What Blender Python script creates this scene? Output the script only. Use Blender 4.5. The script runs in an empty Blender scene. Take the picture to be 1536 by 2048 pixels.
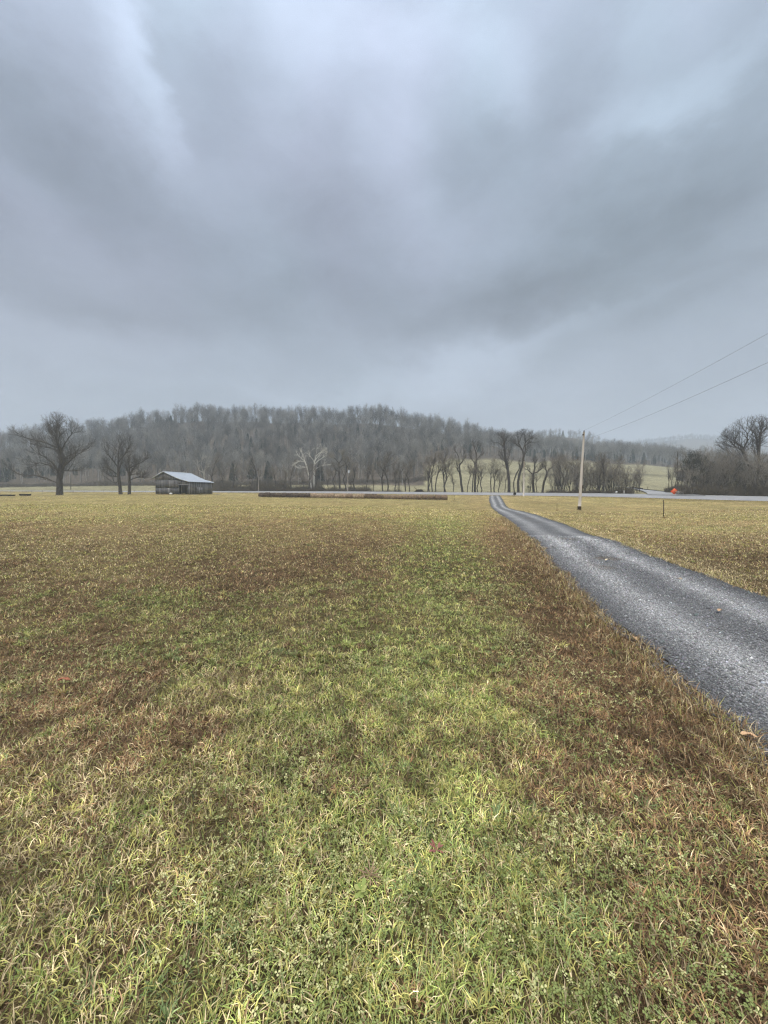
import bpy, math, random
import numpy as np
from mathutils import Vector, Matrix

sc = bpy.context.scene
col = sc.collection
R = math.radians

# ------------------------------------------------------------------ camera
CAM_H = 1.6
PITCH = math.atan(42 / 768)
CT, ST = math.cos(PITCH), math.sin(PITCH)
cd = bpy.data.cameras.new('camera')
cam = bpy.data.objects.new('camera', cd)
col.objects.link(cam)
cam.location = (0, 0, CAM_H)
cam.rotation_euler = (math.pi / 2 - PITCH, 0, 0)
cd.sensor_fit = 'VERTICAL'
cd.sensor_height = 36
cd.sensor_width = 27
cd.lens = 13.5
cd.clip_start = 0.05
cd.clip_end = 8000
sc.camera = cam


def at(px, py, D):
    """world point seen at (px,py) of the 1536x2048 photograph on the plane Y = D"""
    u, v = (px - 768) / 768, (1024 - py) / 768
    t = D / (CT + v * ST)
    return Vector((u * t, D, CAM_H + t * (v * CT - ST)))


def zpy(py, D):
    v = (1024 - np.asarray(py, float)) / 768
    t = np.asarray(D, float) / (CT + v * ST)
    return CAM_H + t * (v * CT - ST)


# ------------------------------------------------------------------ sky, sun, exposure
SUN_EL, SUN_AZ = R(52), R(200)      # high behind the cloud, behind the camera's left
world = bpy.data.worlds.new('World')
sc.world = world
world.use_nodes = True
wt = world.node_tree
wt.nodes.clear()


def N(t, kind, **kw):
    n = t.nodes.new(kind)
    for k, v in kw.items():
        setattr(n, k, v)
    return n


def build_sky():
    t = wt
    L = t.links.new
    out = N(t, 'ShaderNodeOutputWorld')
    bg = N(t, 'ShaderNodeBackground')
    bg.inputs['Strength'].default_value = 0.1
    L(bg.outputs[0], out.inputs['Surface'])
    sky = N(t, 'ShaderNodeTexSky', sky_type='NISHITA', sun_disc=False)
    sky.sun_elevation = SUN_EL
    sky.sun_rotation = SUN_AZ
    tc = N(t, 'ShaderNodeTexCoord')
    sep = N(t, 'ShaderNodeSeparateXYZ')
    L(tc.outputs['Generated'], sep.inputs[0])

    def M(op, a, b=None, clamp=False):
        n = N(t, 'ShaderNodeMath', operation=op, use_clamp=clamp)
        for i, x in enumerate((a, b)):
            if x is None:
                continue
            if isinstance(x, (int, float)):
                n.inputs[i].default_value = x
            else:
                L(x, n.inputs[i])
        return n.outputs[0]
    az = M('ARCTAN2', sep.outputs[0], sep.outputs[1])
    el = M('ARCSINE', M('MAXIMUM', M('MINIMUM', sep.outputs[2], 1), -1))
    # cloud deck coordinates: noise on a layer above, so streaks converge to the horizon
    zc = M('ADD', M('MAXIMUM', sep.outputs[2], 0.0), 0.22)
    qx = M('DIVIDE', sep.outputs[0], zc)
    qy = M('DIVIDE', sep.outputs[1], zc)
    q = N(t, 'ShaderNodeCombineXYZ')
    L(qx, q.inputs[0]); L(qy, q.inputs[1])

    def noise(scale, detail, rough, vec, offs, dist=0.0):
        mp = N(t, 'ShaderNodeMapping')
        mp.inputs['Location'].default_value = offs
        L(vec, mp.inputs['Vector'])
        n = N(t, 'ShaderNodeTexNoise')
        n.inputs['Scale'].default_value = scale
        n.inputs['Detail'].default_value = detail
        n.inputs['Roughness'].default_value = rough
        n.inputs['Distortion'].default_value = dist
        L(mp.outputs[0], n.inputs['Vector'])
        return n
    dv = N(t, 'ShaderNodeVectorMath', operation='MULTIPLY')
    L(tc.outputs['Generated'], dv.inputs[0]); dv.inputs[1].default_value = (1, 1, 1.7)
    big = noise(2.3, 8, 0.5, dv.outputs[0], (3.1, 1.7, 0.4), 0.25)
    small = noise(1.1, 5, 0.5, q.outputs[0], (7.3, 2.2, 1.4), 0.2)
    puff = noise(7.0, 8, 0.6, dv.outputs[0], (1.3, 5.7, 2.4), 0.4)
    # position (azimuth, elevation), wobbled by noise, for the broad light and dark masses
    ae = N(t, 'ShaderNodeCombineXYZ')
    L(az, ae.inputs[0]); L(el, ae.inputs[1])
    wob = noise(3.4, 7, 0.58, dv.outputs[0], (1.3, 9.1, 0))
    w2 = N(t, 'ShaderNodeVectorMath', operation='SUBTRACT')
    L(wob.outputs['Color'], w2.inputs[0]); w2.inputs[1].default_value = (.5, .5, .5)
    w3 = N(t, 'ShaderNodeVectorMath', operation='SCALE')
    L(w2.outputs[0], w3.inputs[0]); w3.inputs['Scale'].default_value = 0.26
    w4 = N(t, 'ShaderNodeVectorMath', operation='MULTIPLY')
    L(w3.outputs[0], w4.inputs[0]); w4.inputs[1].default_value = (1, 1, 0)
    aw = N(t, 'ShaderNodeVectorMath', operation='ADD')
    L(ae.outputs[0], aw.inputs[0]); L(w4.outputs[0], aw.inputs[1])

    def azel(px, py):
        d = at(px, py, 1.0) - Vector((0, 0, CAM_H))
        d.normalize()
        return math.atan2(d.x, d.y), math.asin(d.z)
    # px, py, half-length, half-width (photo pixels at that spot), tilt deg, amount
    masses = [
        (225, 85, 170, 70, -50, .12), (270, 135, 80, 45, -50, .11), (60, 40, 220, 90, 0, .06),
        (600, 20, 300, 110, 0, .08), (1000, 110, 70, 130, 20, .09), (880, 40, 200, 110, 0, .06), (330, 30, 160, 60, 0, .05),
        (1400, 150, 200, 70, 5, .18), (1290, 60, 260, 100, 0, .08), (1150, 170, 70, 130, 0, -.10),
        (800, 320, 75, 180, 18, .09), (600, 170, 80, 110, 0, .06),
        (100, 280, 280, 110, -10, -.06), (60, 430, 260, 140, 0, -.08), (430, 130, 100, 150, 30, -.07),
        (330, 480, 330, 90, -22, -.07), (620, 480, 200, 120, 0, -.05),
        (200, 590, 300, 50, -8, -.04), (760, 610, 560, 60, 6, -.09), (1180, 480, 260, 130, 10, -.10),
        (1330, 590, 330, 60, 6, -.12), (1060, 590, 320, 55, 8, -.07), (700, 520, 130, 100, 0, -.05),
        (1010, 692, 240, 38, 9, .09), (900, 745, 240, 34, 8, .09), (760, 790, 460, 30, 0, .06), (250, 690, 300, 50, 0, .03),
        (500, 640, 260, 40, -6, .03), (1200, 640, 200, 20, 8, .05), (560, 760, 300, 25, 0, -.03),
        (1300, 750, 260, 60, 0, -.02), (940, 330, 90, 90, 0, -.05), (1480, 330, 120, 90, 0, -.03),
    ]
    total = None
    for px, py, hl, hw, tilt, amt in masses:
        a0, e0 = azel(px, py)
        a1, e1 = azel(px + 8, py)
        a2, e2 = azel(px, py - 8)
        sa = math.hypot(a1 - a0, e1 - e0) / 8
        se = math.hypot(a2 - a0, e2 - e0) / 8
        sub = N(t, 'ShaderNodeVectorMath', operation='SUBTRACT')
        L(aw.outputs[0], sub.inputs[0]); sub.inputs[1].default_value = (a0, e0, 0)
        rot = N(t, 'ShaderNodeVectorRotate', rotation_type='Z_AXIS')
        rot.inputs['Angle'].default_value = -R(tilt)
        L(sub.outputs[0], rot.inputs['Vector'])
        scl = N(t, 'ShaderNodeVectorMath', operation='MULTIPLY')
        L(rot.outputs[0], scl.inputs[0])
        scl.inputs[1].default_value = (1 / (hl * sa * 1.5), 1 / (hw * se * 1.5), 0)
        ln = N(t, 'ShaderNodeVectorMath', operation='LENGTH')
        L(scl.outputs[0], ln.inputs[0])
        mr = N(t, 'ShaderNodeMapRange', interpolation_type='SMOOTHERSTEP')
        mr.inputs['From Min'].default_value = 0
        mr.inputs['From Max'].default_value = 1.25
        mr.inputs['To Min'].default_value = amt
        mr.inputs['To Max'].default_value = 0
        L(ln.outputs['Value'], mr.inputs['Value'])
        total = mr.outputs[0] if total is None else M('ADD', total, mr.outputs[0])
    # base brightness by elevation
    er = N(t, 'ShaderNodeMapRange')
    er.inputs['From Min'].default_value = 0
    er.inputs['From Max'].default_value = math.pi / 2
    L(el, er.inputs['Value'])
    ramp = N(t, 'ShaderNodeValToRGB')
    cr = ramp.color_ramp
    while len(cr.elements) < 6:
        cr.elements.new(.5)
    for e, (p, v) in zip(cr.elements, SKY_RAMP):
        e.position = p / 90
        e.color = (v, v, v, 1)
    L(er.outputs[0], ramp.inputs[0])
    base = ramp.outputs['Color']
    # brightness = base * (1 + masses + noise)
    nz = M('MULTIPLY', M('SUBTRACT', big.outputs['Fac'], .5), .60)
    nz2 = M('ADD', M('MULTIPLY', M('SUBTRACT', small.outputs['Fac'], .5), .12), M('MULTIPLY', M('SUBTRACT', puff.outputs['Fac'], .5), .36))
    f = M('ADD', M('ADD', M('MULTIPLY', total, 2.3), 1.0), M('ADD', nz, nz2))
    br = M('MULTIPLY', base, f)
    # tint drifts between blue grey and a faint violet
    hue = noise(1.6, 3, .5, ae.outputs[0], (5, 3, 2))
    hm = N(t, 'ShaderNodeMapRange')
    hm.inputs['From Min'].default_value = .35
    hm.inputs['From Max'].default_value = .65
    L(hue.outputs['Fac'], hm.inputs['Value'])
    tint = N(t, 'ShaderNodeMix', data_type='RGBA')
    tint.inputs['A'].default_value = (.78, .96, 1.18, 1)
    tint.inputs['B'].default_value = (.85, .94, 1.22, 1)
    L(hm.outputs[0], tint.inputs['Factor'])
    # nearer the horizon the cloud is less blue
    ht = N(t, 'ShaderNodeMapRange')
    ht.inputs['From Min'].default_value = 0.0
    ht.inputs['From Max'].default_value = .5
    L(el, ht.inputs['Value'])
    tint2 = N(t, 'ShaderNodeMix', data_type='RGBA')
    tint2.inputs['A'].default_value = (.88, .98, 1.11, 1)
    L(ht.outputs[0], tint2.inputs['Factor'])
    L(tint.outputs['Result'], tint2.inputs['B'])
    # unseen overhead sky is tinted warm and boosted to light the ground
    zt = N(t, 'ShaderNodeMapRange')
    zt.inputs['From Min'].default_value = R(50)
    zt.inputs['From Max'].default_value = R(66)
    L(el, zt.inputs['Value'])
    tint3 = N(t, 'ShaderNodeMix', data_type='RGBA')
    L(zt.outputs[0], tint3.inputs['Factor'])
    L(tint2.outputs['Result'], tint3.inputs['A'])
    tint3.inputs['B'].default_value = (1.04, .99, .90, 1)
    cl = N(t, 'ShaderNodeVectorMath', operation='SCALE')
    L(tint3.outputs['Result'], cl.inputs[0])
    L(M('MULTIPLY', br, 10.0), cl.inputs['Scale'])
    mix = N(t, 'ShaderNodeMix', data_type='RGBA')
    mix.inputs['Factor'].default_value = .04
    L(cl.outputs[0], mix.inputs['A'])
    L(sky.outputs[0], mix.inputs['B'])
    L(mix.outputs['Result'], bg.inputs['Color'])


SKY_RAMP = [(0, .48), (8, .46), (20, .375), (38, .40), (51, .60), (70, 3.0)]  # last stop lies above the view, raised to brighten the ground
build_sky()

sun = bpy.data.lights.new('sun', 'SUN')
sun.energy = 1.5
sun.angle = R(16)
sun.color = (1, .94, .84)
so = bpy.data.objects.new('sun', sun)
col.objects.link(so)
sd = Vector((math.sin(SUN_AZ) * math.cos(SUN_EL), math.cos(SUN_AZ) * math.cos(SUN_EL), math.sin(SUN_EL)))
so.rotation_euler = sd.to_track_quat('Z', 'Y').to_euler()

vs = sc.view_settings
vs.view_transform = 'Standard'
vs.look = 'None'
vs.gamma = 1
vs.exposure = 0.18
sc.cycles.max_bounces = 5
sc.cycles.diffuse_bounces = 2
sc.cycles.glossy_bounces = 2
sc.cycles.transparent_max_bounces = 4
sc.cycles.volume_bounces = 1
sc.cycles.use_denoising = True
sc.cycles.denoiser = 'OPENIMAGEDENOISE'
sc.cycles.denoising_input_passes = 'RGB_ALBEDO_NORMAL'
sc.cycles.denoising_prefilter = 'FAST'
sc.render.film_transparent = False
sc.cycles.filter_width = 1.3

# ------------------------------------------------------------------ helpers
rng = np.random.default_rng(7)


def tag(o, label=None, cat=None, group=None, kind=None):
    if label: o['label'] = label
    if cat: o['category'] = cat
    if group: o['group'] = group
    if kind: o['kind'] = kind
    return o


def mesh_np(name, verts, faces_flat, sizes, mats, parent=None, loc=None, smooth=False, mat_idx=None, color=None, uv=None):
    """fast mesh: verts (n,3); faces_flat indices; sizes per face; color per vertex (n,3)"""
    me = bpy.data.meshes.new(name)
    verts = np.asarray(verts, np.float32)
    faces_flat = np.asarray(faces_flat, np.int32).ravel()
    nf = len(sizes)
    me.vertices.add(len(verts))
    me.vertices.foreach_set('co', verts.ravel())
    me.loops.add(len(faces_flat))
    me.loops.foreach_set('vertex_index', faces_flat)
    me.polygons.add(nf)
    st = np.zeros(nf, np.int32)
    st[1:] = np.cumsum(sizes)[:-1]
    me.polygons.foreach_set('loop_start', st)
    if smooth:
        me.polygons.foreach_set('use_smooth', np.ones(nf, bool))
    if mat_idx is not None:
        me.polygons.foreach_set('material_index', np.asarray(mat_idx, np.int32))
    if color is not None:
        c = np.ones((len(verts), 4), np.float32)
        c[:, :3] = color
        a = me.color_attributes.new('tint', 'FLOAT_COLOR', 'POINT')
        a.data.foreach_set('color', c.ravel())
    if uv is not None:
        u = me.uv_layers.new(name='UVMap')
        u.data.foreach_set('uv', np.asarray(uv, np.float32)[faces_flat].ravel())
    for m in (mats if isinstance(mats, (list, tuple)) else [mats]):
        me.materials.append(m)
    me.update(calc_edges=True)
    me.validate()
    o = bpy.data.objects.new(name, me)
    col.objects.link(o)
    if parent: o.parent = parent
    if loc is not None: o.location = loc
    return o


class MB:
    """collects shapes and links them as ONE mesh"""
    def __init__(s):
        s.v, s.f, s.c = [], [], []

    def add(s, vs, fs, c=(1, 1, 1)):
        b = len(s.v)
        s.v += [tuple(v) for v in vs]
        s.c += [c] * len(vs)
        s.f += [tuple(i + b for i in f) for f in fs]

    def box(s, p0, p1, c=(1, 1, 1)):
        x0, y0, z0 = p0; x1, y1, z1 = p1
        s.add([(x0, y0, z0), (x1, y0, z0), (x1, y1, z0), (x0, y1, z0), (x0, y0, z1), (x1, y0, z1), (x1, y1, z1), (x0, y1, z1)],
              [(0, 3, 2, 1), (4, 5, 6, 7), (0, 1, 5, 4), (1, 2, 6, 5), (2, 3, 7, 6), (3, 0, 4, 7)], c)

    def hull8(s, a, b, c=(1, 1, 1)):
        """two quads (4 pts each) joined"""
        s.add(list(a) + list(b), [(0, 3, 2, 1), (4, 5, 6, 7), (0, 1, 5, 4), (1, 2, 6, 5), (2, 3, 7, 6), (3, 0, 4, 7)], c)

    def tube(s, pts, rads, n=8, c=(1, 1, 1), cap=True):
        pts = [Vector(p) for p in pts]
        b = len(s.v)
        for i, p in enumerate(pts):
            d = (pts[min(i + 1, len(pts) - 1)] - pts[max(i - 1, 0)]).normalized()
            up = Vector((0, 0, 1)) if abs(d.z) < .9 else Vector((1, 0, 0))
            x = d.cross(up).normalized(); y = d.cross(x)
            r = rads[i] if hasattr(rads, '__len__') else rads
            for k in range(n):
                a = 2 * math.pi * k / n
                s.v.append(tuple(p + x * r * math.cos(a) + y * r * math.sin(a)))
                s.c.append(c)
        for i in range(len(pts) - 1):
            for k in range(n):
                k2 = (k + 1) % n
                s.f.append((b + i * n + k, b + i * n + k2, b + (i + 1) * n + k2, b + (i + 1) * n + k))
        if cap:
            s.f.append(tuple(b + k for k in range(n)))
            s.f.append(tuple(b + (len(pts) - 1) * n + k for k in reversed(range(n))))

    def build(s, name, mat, parent=None, loc=None, smooth=False):
        fl = [i for f in s.f for i in f]
        return mesh_np(name, s.v, fl, [len(f) for f in s.f], mat, parent, loc, smooth, color=np.array(s.c))


def empty(name, loc, rz=0):
    o = bpy.data.objects.new(name, None)
    col.objects.link(o)
    o.location = loc
    o.rotation_euler.z = rz
    o.empty_display_size = .3
    return o


def copy_tree(o, parent=None):
    kids = list(o.children)
    c = o.copy(); col.objects.link(c)
    if parent: c.parent = parent
    for ch in kids: copy_tree(ch, c)
    return c


def _hash(i, j, s):
    h = (i.astype(np.int64) * 374761393 + j.astype(np.int64) * 668265263 + s * 974634777) & 0x7fffffff
    h = ((h ^ (h >> 13)) * 1274126177) & 0x7fffffff
    return ((h ^ (h >> 16)) & 0xffff) / 65535.0


def vnoise(x, y, scale, seed=0, octs=3):
    x = np.asarray(x, float) * scale; y = np.asarray(y, float) * scale
    tot = 0; amp = 1; norm = 0
    for o in range(octs):
        i = np.floor(x); j = np.floor(y)
        fx = x - i; fy = y - j
        fx = fx * fx * (3 - 2 * fx); fy = fy * fy * (3 - 2 * fy)
        a = _hash(i, j, seed + o); b = _hash(i + 1, j, seed + o)
        c = _hash(i, j + 1, seed + o); d = _hash(i + 1, j + 1, seed + o)
        tot = tot + amp * ((a * (1 - fx) + b * fx) * (1 - fy) + (c * (1 - fx) + d * fx) * fy)
        norm += amp; amp *= .5; x = x * 2.03 + 11.3; y = y * 2.03 + 4.7
    return tot / norm


def sst(a, b, x):
    t = np.clip((x - a) / (b - a), 0, 1)
    return t * t * (3 - 2 * t)


# ------------------------------------------------------------------ materials
def principled(name, rough=.7, spec=.3):
    m = bpy.data.materials.new(name)
    m.use_nodes = True
    b = m.node_tree.nodes['Principled BSDF']
    b.inputs['Roughness'].default_value = rough
    b.inputs['Specular IOR Level'].default_value = spec
    return m, m.node_tree, b


def mat_noise(name, c1, c2, scale=5, rough=.7, spec=.3, bump=0.0, detail=6, stretch=(1, 1, 1), use_tint=False, rand=0.0, metallic=0.0, coord='Object'):
    m, t, b = principled(name, rough, spec)
    L = t.links.new
    tc = N(t, 'ShaderNodeTexCoord')
    mp = N(t, 'ShaderNodeMapping'); mp.inputs['Scale'].default_value = stretch
    L(tc.outputs[coord], mp.inputs[0])
    n = N(t, 'ShaderNodeTexNoise'); n.inputs['Scale'].default_value = scale; n.inputs['Detail'].default_value = detail
    n.inputs['Roughness'].default_value = .65
    L(mp.outputs[0], n.inputs['Vector'])
    mr = N(t, 'ShaderNodeMapRange'); mr.inputs['From Min'].default_value = .3; mr.inputs['From Max'].default_value = .7
    L(n.outputs['Fac'], mr.inputs['Value'])
    mx = N(t, 'ShaderNodeMix', data_type='RGBA')
    mx.inputs['A'].default_value = (*c1, 1); mx.inputs['B'].default_value = (*c2, 1)
    L(mr.outputs[0], mx.inputs['Factor'])
    res = mx.outputs['Result']
    if use_tint:
        at_ = N(t, 'ShaderNodeAttribute', attribute_name='tint')
        mm = N(t, 'ShaderNodeMix', data_type='RGBA', blend_type='MULTIPLY'); mm.inputs['Factor'].default_value = 1
        L(res, mm.inputs['A']); L(at_.outputs['Color'], mm.inputs['B']); res = mm.outputs['Result']
    if rand:
        oi = N(t, 'ShaderNodeObjectInfo')
        r = N(t, 'ShaderNodeMapRange'); r.inputs['To Min'].default_value = 1 - rand; r.inputs['To Max'].default_value = 1 + rand
        L(oi.outputs['Random'], r.inputs['Value'])
        sc_ = N(t, 'ShaderNodeVectorMath', operation='SCALE')
        L(res, sc_.inputs[0]); L(r.outputs[0], sc_.inputs['Scale']); res = sc_.outputs[0]
    L(res, b.inputs['Base Color'])
    b.inputs['Metallic'].default_value = metallic
    if bump:
        bp = N(t, 'ShaderNodeBump'); bp.inputs['Strength'].default_value = bump; bp.inputs['Distance'].default_value = .02
        L(n.outputs['Fac'], bp.inputs['Height']); L(bp.outputs[0], b.inputs['Normal'])
    return m


M_bark = mat_noise('bark', (.055, .048, .04), (.12, .105, .09), 3, .9, .1, .4, stretch=(3, 3, 1), rand=.2)
M_twig = mat_noise('twig', (.13, .115, .095), (.20, .175, .145), 1.5, .9, .1, rand=.2)
M_twigd = mat_noise('dark_twig', (.07, .06, .05), (.11, .095, .08), 1.5, .9, .1, rand=.1)
M_twigl = mat_noise('light_twig', (.20, .18, .155), (.32, .285, .24), 1.5, .9, .1, rand=.25)
M_forest = mat_noise('forest_twig', (.13, .127, .12), (.32, .31, .285), .12, .95, .05, rand=.55)
M_pale = mat_noise('sycamore_bark', (.76, .74, .68), (.54, .51, .45), 1.2, .8, .15, rand=.05)
M_pale2 = mat_noise('dull_sycamore_bark', (.46, .44, .40), (.32, .30, .26), 1.2, .8, .15)
M_cedar = mat_noise('cedar_leaf', (.018, .026, .016), (.04, .052, .03), 2, .9, .1, rand=.25)
M_vine = mat_noise('vine_leaf', (.035, .042, .03), (.07, .068, .05), 1, .9, .1, rand=.2)
M_brush = mat_noise('brush_twig', (.085, .072, .055), (.16, .138, .108), .3, .95, .05)
M_pole = mat_noise('pole_wood', (.66, .61, .55), (.50, .455, .40), 2, .85, .1, .2, stretch=(6, 6, .6))
M_pole_far = mat_noise('grey_pole_wood', (.34, .30, .26), (.22, .20, .17), 2, .85, .1, stretch=(6, 6, .6))
M_darkwood = mat_noise('creosote_wood', (.05, .036, .022), (.09, .066, .042), 6, .85, .1)
M_boards = mat_noise('weathered_boards', (.27, .27, .275), (.085, .083, .083), 2.2, .9, .1, .3, stretch=(6, 6, .5), use_tint=True)
M_roof = mat_noise('galvanised_roof', (.50, .55, .61), (.40, .45, .51), 1.2, .45, .5, metallic=.25)
M_trim = mat_noise('roof_edge_metal', (.62, .65, .68), (.5, .53, .56), 3, .45, .5, metallic=.2)
M_steel = mat_noise('post_steel', (.04, .035, .03), (.09, .06, .04), 8, .7, .4)
M_wire = mat_noise('wire_metal', (.10, .10, .11), (.14, .14, .15), 1, .6, .4)
M_black = mat_noise('enamel_and_doorway_black', (.008, .008, .009), (.014, .014, .015), 4, .45, .4)
M_tarp = mat_noise('black_rubber', (.012, .011, .012), (.022, .02, .02), 4, .7, .2)
M_orange = mat_noise('orange_reflective', (.95, .13, .02), (.88, .10, .02), 3, .5, .4)
M_orange2 = mat_noise('orange_reflection', (.95, .30, .14), (.9, .26, .1), 3, .5, .4)  # lighter tone for the reflection painted on the sign
M_white = mat_noise('white_plastic', (.75, .75, .74), (.62, .62, .6), 4, .6, .3)
M_conc = mat_noise('concrete', (.36, .35, .33), (.26, .25, .24), 3, .9, .15)
M_trans = mat_noise('transformer_paint', (.5, .52, .54), (.42, .44, .46), 3, .5, .4)
M_hay = mat_noise('hay', (.24, .195, .145), (.145, .112, .08), 9, .95, .05, .5, stretch=(.6, 3, 3), use_tint=True)
M_leaf = mat_noise('dry_leaf', (.50, .38, .24), (.36, .25, .15), 30, .8, .2, use_tint=True)
M_inside = mat_noise('barn_floor_dirt', (.05, .042, .034), (.03, .025, .02), 2, .95, .05)
M_shedroof = mat_noise('shed_roof', (.34, .27, .22), (.26, .2, .17), 2, .8, .2)
M_guard = mat_noise('guardrail_timber', (.055, .048, .04), (.03, .027, .024), 3, .85, .2)


def tint_mat(name, rough, spec, trans=0.0):
    m, t, b = principled(name, rough, spec)
    a = N(t, 'ShaderNodeAttribute', attribute_name='tint')
    t.links.new(a.outputs['Color'], b.inputs['Base Color'])
    return m


M_blade = tint_mat('grass_blade', .55, .25)
M_clover = tint_mat('clover_leaf', .6, .2)
M_stone = tint_mat('gravel_stone', .75, .25)


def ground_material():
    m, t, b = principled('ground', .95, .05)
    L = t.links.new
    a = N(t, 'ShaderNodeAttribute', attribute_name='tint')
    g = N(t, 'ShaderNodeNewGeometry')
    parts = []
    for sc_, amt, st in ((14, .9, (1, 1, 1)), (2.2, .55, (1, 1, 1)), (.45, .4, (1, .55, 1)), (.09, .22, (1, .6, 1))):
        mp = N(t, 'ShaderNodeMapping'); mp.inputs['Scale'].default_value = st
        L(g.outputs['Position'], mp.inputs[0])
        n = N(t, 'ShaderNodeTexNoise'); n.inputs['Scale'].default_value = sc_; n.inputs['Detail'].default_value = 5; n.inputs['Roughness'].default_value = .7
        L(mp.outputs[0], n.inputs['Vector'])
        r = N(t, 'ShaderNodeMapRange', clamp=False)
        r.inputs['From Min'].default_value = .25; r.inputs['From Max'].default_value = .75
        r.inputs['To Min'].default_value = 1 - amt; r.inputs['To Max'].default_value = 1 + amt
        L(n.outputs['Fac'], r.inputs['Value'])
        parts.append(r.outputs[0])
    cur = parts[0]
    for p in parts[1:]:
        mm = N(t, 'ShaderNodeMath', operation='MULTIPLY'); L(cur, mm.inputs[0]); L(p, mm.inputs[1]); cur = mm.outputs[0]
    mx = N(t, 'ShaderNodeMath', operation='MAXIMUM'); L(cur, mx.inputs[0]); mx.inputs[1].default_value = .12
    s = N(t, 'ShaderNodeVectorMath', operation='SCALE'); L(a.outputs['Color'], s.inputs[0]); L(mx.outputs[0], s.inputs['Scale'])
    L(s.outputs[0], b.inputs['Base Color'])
    bp = N(t, 'ShaderNodeBump'); bp.inputs['Strength'].default_value = .8; bp.inputs['Distance'].default_value = .05
    L(parts[1], bp.inputs['Height']); L(bp.outputs[0], b.inputs['Normal'])
    return m


M_ground = ground_material()


def gravel_material():
    m, t, b = principled('gravel', .8, .25)
    L = t.links.new
    g = N(t, 'ShaderNodeNewGeometry')
    v = N(t, 'ShaderNodeTexVoronoi'); v.inputs['Scale'].default_value = 48
    L(g.outputs['Position'], v.inputs['Vector'])
    bw = N(t, 'ShaderNodeSeparateColor'); L(v.outputs['Color'], bw.inputs[0])
    r = N(t, 'ShaderNodeMapRange'); r.inputs['To Min'].default_value = .45; r.inputs['To Max'].default_value = 1.6
    L(bw.outputs[0], r.inputs['Value'])
    d = N(t, 'ShaderNodeMapRange'); d.inputs['From Max'].default_value = .6; d.inputs['To Min'].default_value = 1.15; d.inputs['To Max'].default_value = .45
    L(v.outputs['Distance'], d.inputs['Value'])
    n = N(t, 'ShaderNodeTexNoise'); n.inputs['Scale'].default_value = 1.1; n.inputs['Detail'].default_value = 6
    L(g.outputs['Position'], n.inputs['Vector'])
    r2 = N(t, 'ShaderNodeMapRange', clamp=False); r2.inputs['From Min'].default_value = .3; r2.inputs['From Max'].default_value = .7; r2.inputs['To Min'].default_value = .82; r2.inputs['To Max'].default_value = 1.18
    L(n.outputs['Fac'], r2.inputs['Value'])
    a = N(t, 'ShaderNodeAttribute', attribute_name='tint')
    mm = N(t, 'ShaderNodeMath', operation='MULTIPLY'); L(r.outputs[0], mm.inputs[0]); L(d.outputs[0], mm.inputs[1])
    m2 = N(t, 'ShaderNodeMath', operation='MULTIPLY'); L(mm.outputs[0], m2.inputs[0]); L(r2.outputs[0], m2.inputs[1])
    s = N(t, 'ShaderNodeVectorMath', operation='SCALE'); L(a.outputs['Color'], s.inputs[0]); L(m2.outputs[0], s.inputs['Scale'])
    L(s.outputs[0], b.inputs['Base Color'])
    bp = N(t, 'ShaderNodeBump'); bp.inputs['Strength'].default_value = .7; bp.inputs['Distance'].default_value = .012
    bp.invert = True
    L(v.outputs['Distance'], bp.inputs['Height']); L(bp.outputs[0], b.inputs['Normal'])
    return m


M_gravel = gravel_material()
M_asphalt = mat_noise('wet_asphalt', (.36, .362, .37), (.29, .293, .30), .35, .5, .4, 0, stretch=(1, 1, 1), use_tint=True)

# ------------------------------------------------------------------ terrain
T = lambda px, tab: np.interp(px, [a for a, _ in tab], [b for _, b in tab])
DR = [(-900, 205), (-400, 185), (0, 160), (300, 138), (520, 125), (700, 115), (900, 106), (1000, 100), (1100, 90), (1200, 82), (1300, 74), (1420, 67), (1536, 60), (1936, 50), (2500, 42)]
PYN = [(-400, 982.2), (0, 982.5), (300, 984.5), (520, 985.2), (700, 987), (900, 989.5), (1000, 990.5), (1100, 992), (1200, 993.5), (1300, 996), (1420, 999.5), (1536, 1002.5), (1936, 1012)]
PYF = [(-400, 981), (0, 981.2), (300, 982), (520, 982.5), (700, 983), (900, 984.7), (1000, 985.3), (1100, 986), (1200, 987), (1300, 988.5), (1420, 991), (1536, 993.3), (1936, 1000)]
W_ROAD = 7.5
S1 = [(-400, .1), (0, .1), (300, .1), (520, 0), (700, -.15), (900, -.4), (1000, -.6), (1100, -.65), (1200, -.7), (1420, -.65), (1536, -.5), (1936, -.3)]
S2 = [(-400, .3), (0, .3), (300, .5), (520, 0), (700, -.3), (900, -.75), (1000, -1.), (1100, -1.), (1200, -.95), (1300, -.85), (1420, -.7), (1536, -.55), (1936, -.3)]
S3 = [(-400, .8), (0, .8), (300, .85), (420, .6), (520, 0.02), (700, -.25), (900, -.55), (965, -.35), (1000, -.05), (1050, -.2), (1100, -.5), (1200, -.6), (1300, -.55), (1420, -.45), (1536, -.35), (1936, -.2)]
TOE = [(-400, -.1), (330, -.1), (480, -.7), (600, -1.), (1230, -1.), (1290, -.2), (1420, -.1), (1500, -.3), (1936, -.3)]
S7D = [(-400, 215), (0, 202), (300, 196), (700, 188), (850, 180), (1000, 170), (1300, 150), (1536, 150), (1936, 150)]
S7P = [(-400, 970), (0, 970.5), (300, 970), (700, 970), (850, 971), (1000, 974), (1200, 976), (1300, 976), (1400, 978), (1536, 980)]
S8D = [(-400, 250), (300, 235), (700, 225), (840, 225), (900, 255), (960, 290), (1000, 300), (1100, 305), (1200, 320), (1300, 330), (1420, 345), (1536, 350)]
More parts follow.
